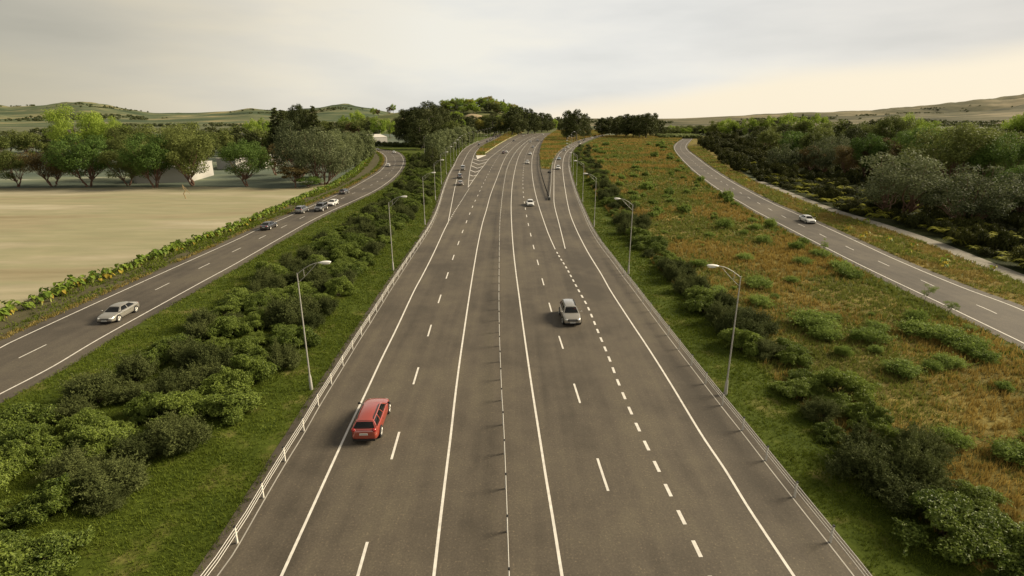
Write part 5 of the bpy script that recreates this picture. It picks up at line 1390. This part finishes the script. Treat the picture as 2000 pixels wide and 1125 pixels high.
CARS = {}
def merged_car(body, col):
    key = (body, col, 'm')
    if key not in CARS:
        bm = bmesh.new(); mats = []
        for nm, me, _ in car_parts(body, col):
            if nm in ('interior', 'door_handle', 'roof_rail'): continue
            tmp = me.copy(); tmp.materials.clear(); idx = []
            for m_ in me.materials:
                if m_ not in mats: mats.append(m_)
                idx.append(mats.index(m_))
            for p_ in tmp.polygons: p_.material_index = idx[p_.material_index] if p_.material_index < len(idx) else 0
            bm.from_mesh(tmp); bpy.data.meshes.remove(tmp)
        out = bpy.data.meshes.new('car'); bm.to_mesh(out); bm.free()
        for m_ in mats: out.materials.append(m_)
        CARS[key] = out
    return CARS[key]

def heading(W, x, y, away=True):
    k = int(np.clip(np.argmin(((W - np.array([x, y])) ** 2).sum(1)), 3, len(W) - 4)); T = W[k + 3] - W[k - 3]
    if not away: T = -T
    return math.atan2(T[1], T[0]) - math.pi / 2

NAMES = {'sedan': 'sedan_car', 'hatch': 'hatchback_car', 'estate': 'estate_car', 'suv': 'suv_car', 'pickup': 'pickup_car', 'van': 'van'}
def car(body, col, px, py, W, away, label, group=None, full=None, shift=0.0, rz=None):
    """px, py: where the middle of the end nearest the camera meets the road"""
    g = G(px, py, ZM); a = heading(W, g[0], g[1], away) if rz is None else rz
    L = SPEC[body]['L']; fwd = np.array([-math.sin(a), math.cos(a)])
    c = g[:2] + fwd * (L / 2 - 0.15) * (1 if away else -1)
    full = ppm(py) > 5.6 if full is None else full
    cat = 'van' if body == 'van' else 'car'
    if full:
        o = thing(NAMES[body], label, cat, (c[0], c[1], ZM), a, group); obs = []
        for nm, me, par in car_parts(body, col): obs.append(link(nm, me, obs[par] if par is not None else o))
    else:
        o = link(NAMES[body], merged_car(body, col)); o.location = (c[0], c[1], ZM); o.rotation_euler = (0, 0, a); tag(o, label, cat, group)
    return o
gm, gl_, gr_, grr = None, 'cars on the left road', 'cars on the right road', 'cars on the right slip road'
car_red = car('estate', 'red', 713, 865, LD, True, 'red estate car with black roof rails, driving away over the left edge line', 'cars on the motorway')
car_bei = car('suv', 'beige', 1118, 637, RD, False, 'grey beige suv coming towards the camera beside the short dashes', 'cars on the motorway')
car_sil = car('sedan', 'silver', 207, 633, SLc, False, 'silver sedan nearest the camera on the left road', gl_)
car('sedan', 'black', 516, 450.5, SLc, True, 'black sedan driving away on the left road, behind the silver sedan', gl_)
car('suv', 'steel', 583, 418, SLc, True, 'grey suv driving away on the left road, beside the black pickup', gl_)
car('pickup', 'grey', 621, 414, SLc, False, 'tall black and silver pickup coming towards the camera on the left road', gl_)
car('sedan', 'white', 645, 403, SLc, False, 'white sedan following close behind the pickup on the left road', gl_)
car('hatch', 'grey', 668, 380, SLc, True, 'dark hatchback with pale roof driving away on the left road', gl_)
car('hatch', 'white', 758, 326, SLl, True, 'white hatchback driving away into the bend of the left road', gl_, True)
car('hatch', 'steel', 739, 294, SLl, True, 'small dark car at the far end of the left road bend', gl_)
car('sedan', 'white', 770.5, 299.5, SLr, False, 'small white car coming round the bend of the left road', gl_)
car('sedan', 'white', 1585, 437.5, SRc, False, 'white coupe coming along the right road', gr_)
car('sedan', 'silver', 1348.5, 270.5, SRr, False, 'silver car at the far bend of the right road', gr_)
car('hatch', 'steel', 1337, 264.5, SRr, False, 'tiny car at the far end of the right road', gr_)
# motorway, going away on the left
car('sedan', 'silver', 899, 362.5, L1R, True, 'pale silver sedan driving away, last of the three on the left slip lane', 'cars on the motorway', True)
car('suv', 'steel', 898, 349, L1R, True, 'dark suv driving away between the van and the pale sedan', 'cars on the motorway', True)
car('van', 'silver', 904, 333, L1R, True, 'pale grey van driving away on the left slip lane', 'cars on the motorway', True)
car('hatch', 'black', 935, 284, LGR, True, 'black car driving away on the left slip road', 'cars on the left slip road')
for k, (px, py, b, c_) in enumerate(((951.5, 277.5, 'suv', 'grey'), (957.5, 274.3, 'sedan', 'black'), (962, 272, 'hatch', 'steel'), (968, 269.5, 'sedan', 'grey'), (972, 267.5, 'sedan', 'black'), (976, 264.5, 'suv', 'black'))):
    car(b, c_, px, py, LGR, True, f'dark car queueing far up the left slip road, {ordinal(k + 1)} of the queue', 'cars on the left slip road')
car('suv', 'maroon', 983, 300.5, LD, True, 'dark red suv driving away beside a white car', 'cars on the motorway')
car('sedan', 'white', 989, 299, LD, True, 'white car driving away right of the dark red suv', 'cars on the motorway')
car('hatch', 'black', 1003, 276, LD, True, 'black hatchback driving away far up the left carriageway', 'cars on the motorway')
car('sedan', 'white', 1021.5, 266.5, LD, True, 'white car driving away beyond the black hatchback', 'cars on the motorway')
car('sedan', 'steel', 1039, 260.3, LD, True, 'dark car far up the left carriageway near the yellow rail', 'cars on the motorway')
car('van', 'white', 1062, 254.5, LD, True, 'white van far up the left carriageway', 'cars on the motorway')
car('sedan', 'white', 1055, 255.5, YR, True, 'white car beside the yellow rail close to the far white van', 'cars on the motorway')
# oncoming
car('sedan', 'white', 1036, 403.5, RD, False, 'white sedan coming towards the camera in front of the gore nose', 'cars on the motorway')
car('suv', 'white', 1030, 320.5, RD, False, 'white suv with dark windscreen coming down the right carriageway', 'cars on the motorway', True)
car('sedan', 'white', 1035.5, 302.5, RD, False, 'white sedan following the white suv on the right carriageway', 'cars on the motorway')
car('sedan', 'silver', 1040.5, 289, R2, False, 'silver sedan third in line on the right carriageway', 'cars on the motorway')
car('hatch', 'silver', 1035.8, 278.5, R1, False, 'silver hatchback next to the median on the right carriageway', 'cars on the motorway')
car('sedan', 'silver', 1049.5, 275.5, R2, False, 'silver sedan far up near the right edge line', 'cars on the motorway')
car('sedan', 'white', 1059, 263.3, RD, False, 'white sedan far up the right carriageway next to the median', 'cars on the motorway')
car('sedan', 'white', 1091, 252.5, RD, False, 'white car at the farthest visible point of the right carriageway', 'cars on the motorway')
car('suv', 'black', 1082, 250.8, L2, True, 'black car at the farthest visible point of the left carriageway', 'cars on the motorway')
# right slip road
car('suv', 'white', 1090, 331.5, RRL, False, 'white suv nearest the camera on the right slip road', grr, True)
car('sedan', 'blue', 1091.5, 312.5, RRL, False, 'pale blue sedan behind the white suv on the right slip road', grr)
car('sedan', 'silver', 1101.5, 295.5, RRL, False, 'silver sedan third along the right slip road', grr)
car('hatch', 'silver', 1108.7, 289, RRL, False, 'silver hatchback fourth along the right slip road', grr)
car('sedan', 'steel', 1131, 279.2, R3, False, 'grey car fifth along the right slip road', grr)
car('sedan', 'grey', 1140.5, 276, R3, False, 'dark grey car sixth along the right slip road', grr)
car('sedan', 'white', 1155.5, 270.5, R3, False, 'white car farthest along the right slip road', grr)

# ------------------------------------------------------------------ the two drivers one can see
def person(car_o, spec, shirt, label, lx):
    S = SPEC[spec]; zs = S['Hh'] - 1.03
    skin = simple('skin', (0.42, 0.25, 0.17), 0.6); cloth = simple('shirt_' + str(len(bpy.data.materials)), shirt, 0.9); hair = simple('hair', (0.03, 0.02, 0.012), 0.8); trous = simple('trousers', (0.03, 0.035, 0.05), 0.9)
    J = {'pel': (0, 0, 0.10, .15), 'sp': (0, -0.03, 0.30, .145), 'ch': (0, -0.05, 0.48, .15), 'nk': (0, -0.05, 0.62, .055), 'h1': (0, -0.03, 0.70, .085), 'h2': (0, -0.03, 0.80, .10), 'h3': (0, -0.04, 0.88, .075)}
    E = [('pel', 'sp'), ('sp', 'ch'), ('ch', 'nk'), ('nk', 'h1'), ('h1', 'h2'), ('h2', 'h3')]
    for s, sx in (('l', -1), ('r', 1)):
        J[s + 's'] = (sx * 0.19, -0.05, 0.52, .06); J[s + 'e'] = (sx * 0.25, 0.14, 0.32, .045); J[s + 'w'] = (sx * 0.16, 0.36, 0.42, .032); J[s + 'p'] = (sx * 0.15, 0.41, 0.45, .035)
        J[s + 'hp'] = (sx * 0.10, 0.02, 0.07, .09); J[s + 'k'] = (sx * 0.14, 0.44, 0.16, .062); J[s + 'a'] = (sx * 0.13, 0.58, -0.22, .042); J[s + 'f'] = (sx * 0.13, 0.74, -0.26, .038)
        E += [('ch', s + 's'), (s + 's', s + 'e'), (s + 'e', s + 'w'), (s + 'w', s + 'p'), ('pel', s + 'hp'), (s + 'hp', s + 'k'), (s + 'k', s + 'a'), (s + 'a', s + 'f')]
    names = list(J); me = bpy.data.meshes.new('person'); me.from_pydata([J[k][:3] for k in names], [(names.index(a), names.index(b)) for a, b in E], [])
    o = bpy.data.objects.new('tmp', me); C.objects.link(o); o.modifiers.new('k', 'SKIN'); o.modifiers.new('s', 'SUBSURF').levels = 2
    for v, k in zip(me.skin_vertices[0].data, names): v.radius = (J[k][3],) * 2; v.use_root = k == 'pel'
    dg = bpy.context.evaluated_depsgraph_get(); out = bpy.data.meshes.new_from_object(o.evaluated_get(dg)); bpy.data.objects.remove(o)
    out.materials.clear()
    for m_ in (cloth, skin, trous): out.materials.append(m_)
    for p_ in out.polygons:
        c = p_.center; p_.use_smooth = True
        p_.material_index = 1 if c.z > 0.61 or c.y > 0.34 and c.z > 0.3 else (2 if c.z < 0.2 else 0)
    base_o = link('person', out); tag(base_o, label, 'person')
    hb = MB(); hb.ellipsoid((0, -0.06, 0.85), (0.10, 0.105, 0.085), hair, 12, 8); hb.build('hair', base_o, True)
    fc = MB()
    for sx in (-1, 1): fc.ellipsoid((sx * 0.034, 0.062, 0.79), (0.012, 0.012, 0.009), M['black'], 6, 4); fc.ellipsoid((sx * 0.095, -0.03, 0.78), (0.014, 0.025, 0.035), skin, 6, 4)
    fc.ellipsoid((0, 0.075, 0.765), (0.014, 0.022, 0.022), skin, 6, 4); fc.box((0, 0.066, 0.725), (0.045, 0.012, 0.010), M['tail'])
    fc.build('face', base_o, True)
    a = car_o.rotation_euler[2]; yA = S['L'] / 2 - S['ws'][0] * S['L']; yE = S['L'] / 2 - S['rr'][1] * S['L']; ly = yA + (yE - yA) * 0.40 + (0.42 if spec == 'suv' else 0.15)
    base_o.location = (car_o.location[0] + lx * math.cos(a) - ly * math.sin(a), car_o.location[1] + lx * math.sin(a) + ly * math.cos(a), ZM + zs); base_o.rotation_euler = (0, 0, a)
person(car_bei, 'suv', (0.40, 0.035, 0.02), 'driver in a red top behind the windscreen of the grey beige suv', -0.38)
person(car_sil, 'sedan', (0.70, 0.68, 0.62), 'driver in a white top behind the windscreen of the silver sedan', 0.38)

write_labels()
# ------------------------------------------------------------------ camera, sun, sky
cam = bpy.data.cameras.new('camera'); co = bpy.data.objects.new('camera', cam); C.objects.link(co)
cam.sensor_width = 36; cam.lens = F * 36 / 2000; cam.clip_start = 0.5; cam.clip_end = 40000
co.location = (0, 0, H); co.rotation_euler = (math.pi / 2 - PITCH, 0, 0)
bpy.context.scene.camera = co
SUN_EL, SUN_AZ = math.radians(31), math.radians(74)      # azimuth clockwise from +Y
sl = bpy.data.lights.new('sun', 'SUN'); sl.energy = 5.0; sl.angle = math.radians(24); sl.color = (1.0, 0.86, 0.63)
so = bpy.data.objects.new('sun', sl); C.objects.link(so); so.location = (60, 40, 80)
d = Vector((math.sin(SUN_AZ) * math.cos(SUN_EL), math.cos(SUN_AZ) * math.cos(SUN_EL), math.sin(SUN_EL)))
so.rotation_euler = d.to_track_quat('Z', 'Y').to_euler()

w = bpy.data.worlds.new('World'); bpy.context.scene.world = w; w.use_nodes = True
nt = w.node_tree; bg = nt.nodes['Background']
tc = nt.nodes.new('ShaderNodeTexCoord')
sep = nt.nodes.new('ShaderNodeSeparateXYZ'); nt.links.new(tc.outputs['Generated'], sep.inputs[0])
X, Y, Z = sep.outputs
sky = nt.nodes.new('ShaderNodeTexSky'); sky.sky_type = 'NISHITA'; sky.sun_disc = False
sky.sun_elevation = SUN_EL; sky.sun_rotation = SUN_AZ
def wnoise(scale, stretch, detail=5, off=(0, 0, 0)):
    mp = nt.nodes.new('ShaderNodeMapping'); mp.inputs['Scale'].default_value = stretch; mp.inputs['Location'].default_value = off
    nt.links.new(tc.outputs['Generated'], mp.inputs[0])
    n = nt.nodes.new('ShaderNodeTexNoise'); n.inputs['Scale'].default_value = scale; n.inputs['Detail'].default_value = detail; n.inputs['Roughness'].default_value = 0.5
    nt.links.new(mp.outputs[0], n.inputs['Vector']); return n.outputs['Fac']
lr = mathn(nt, 'ADD', mathn(nt, 'MULTIPLY', X, 0.5), 0.5)
# the cloud deck: greyer to the left, pale in the middle
lr2 = mathn(nt, 'ADD', lr, mathn(nt, 'MULTIPLY', mathn(nt, 'SUBTRACT', wnoise(1.3, (1, 1, 4)), 0.5), 0.16))
deck = ramp(nt, [(0.12, srgb(172, 168, 152)), (0.22, srgb(200, 194, 178)), (0.33, srgb(226, 221, 208)), (0.46, srgb(234, 233, 227)), (0.66, srgb(238, 236, 230)), (0.86, srgb(226, 221, 212))])
nt.links.new(lr2, deck.inputs[0])
st = ramp(nt, [(0.38, (0.86, 0.87, 0.88)), (0.49, (0.97, 0.97, 0.97)), (0.56, (1.03, 1.02, 1.0)), (0.65, (1.12, 1.085, 1.01))])
nt.links.new(wnoise(2.3, (1, 0.6, 4.6), 7, (3.4, 1, 2.2)), st.inputs[0])
c1 = mixc(nt, 0.85, deck.outputs[0], st.outputs[0], 'MULTIPLY')
# the clear warm band under the deck, deeper to the right
edge = mathn(nt, 'ADD', mathn(nt, 'MULTIPLY', X, 0.125), 0.026)
edge = mathn(nt, 'ADD', edge, mathn(nt, 'MULTIPLY', mathn(nt, 'SUBTRACT', wnoise(2.6, (1, 1, 3)), 0.5), 0.035))
band = mathn(nt, 'DIVIDE', mathn(nt, 'SUBTRACT', edge, Z), 0.038, clamp=True)
mr = nt.nodes.new('ShaderNodeMapRange'); mr.interpolation_type = 'SMOOTHSTEP'; nt.links.new(band, mr.inputs[0])
warm = mixc(nt, mr.outputs[0], c1, srgb(254, 241, 216))
# nearer the zenith the cloud is duller
hi = nt.nodes.new('ShaderNodeMapRange'); hi.inputs[1].default_value = 0.22; hi.inputs[2].default_value = 0.6; nt.links.new(Z, hi.inputs[0])
top = mixc(nt, hi.outputs[0], warm, (0.36, 0.335, 0.29))
nb = mixc(nt, 1.0, sky.outputs[0], (0.10, 0.10, 0.10), 'MULTIPLY')
fin = mixc(nt, 0.94, nb, top)
nt.links.new(fin, bg.inputs[0]); bg.inputs[1].default_value = 0.686

sc = bpy.context.scene
sc.view_settings.view_transform = 'Standard'; sc.view_settings.look = 'None'
sc.view_settings.exposure = 0.55; sc.view_settings.gamma = 1.0
sc.cycles.max_bounces = 6; sc.cycles.diffuse_bounces = 3; sc.cycles.glossy_bounces = 2; sc.cycles.transmission_bounces = 4; sc.cycles.transparent_max_bounces = 6
sc.cycles.use_denoising = True
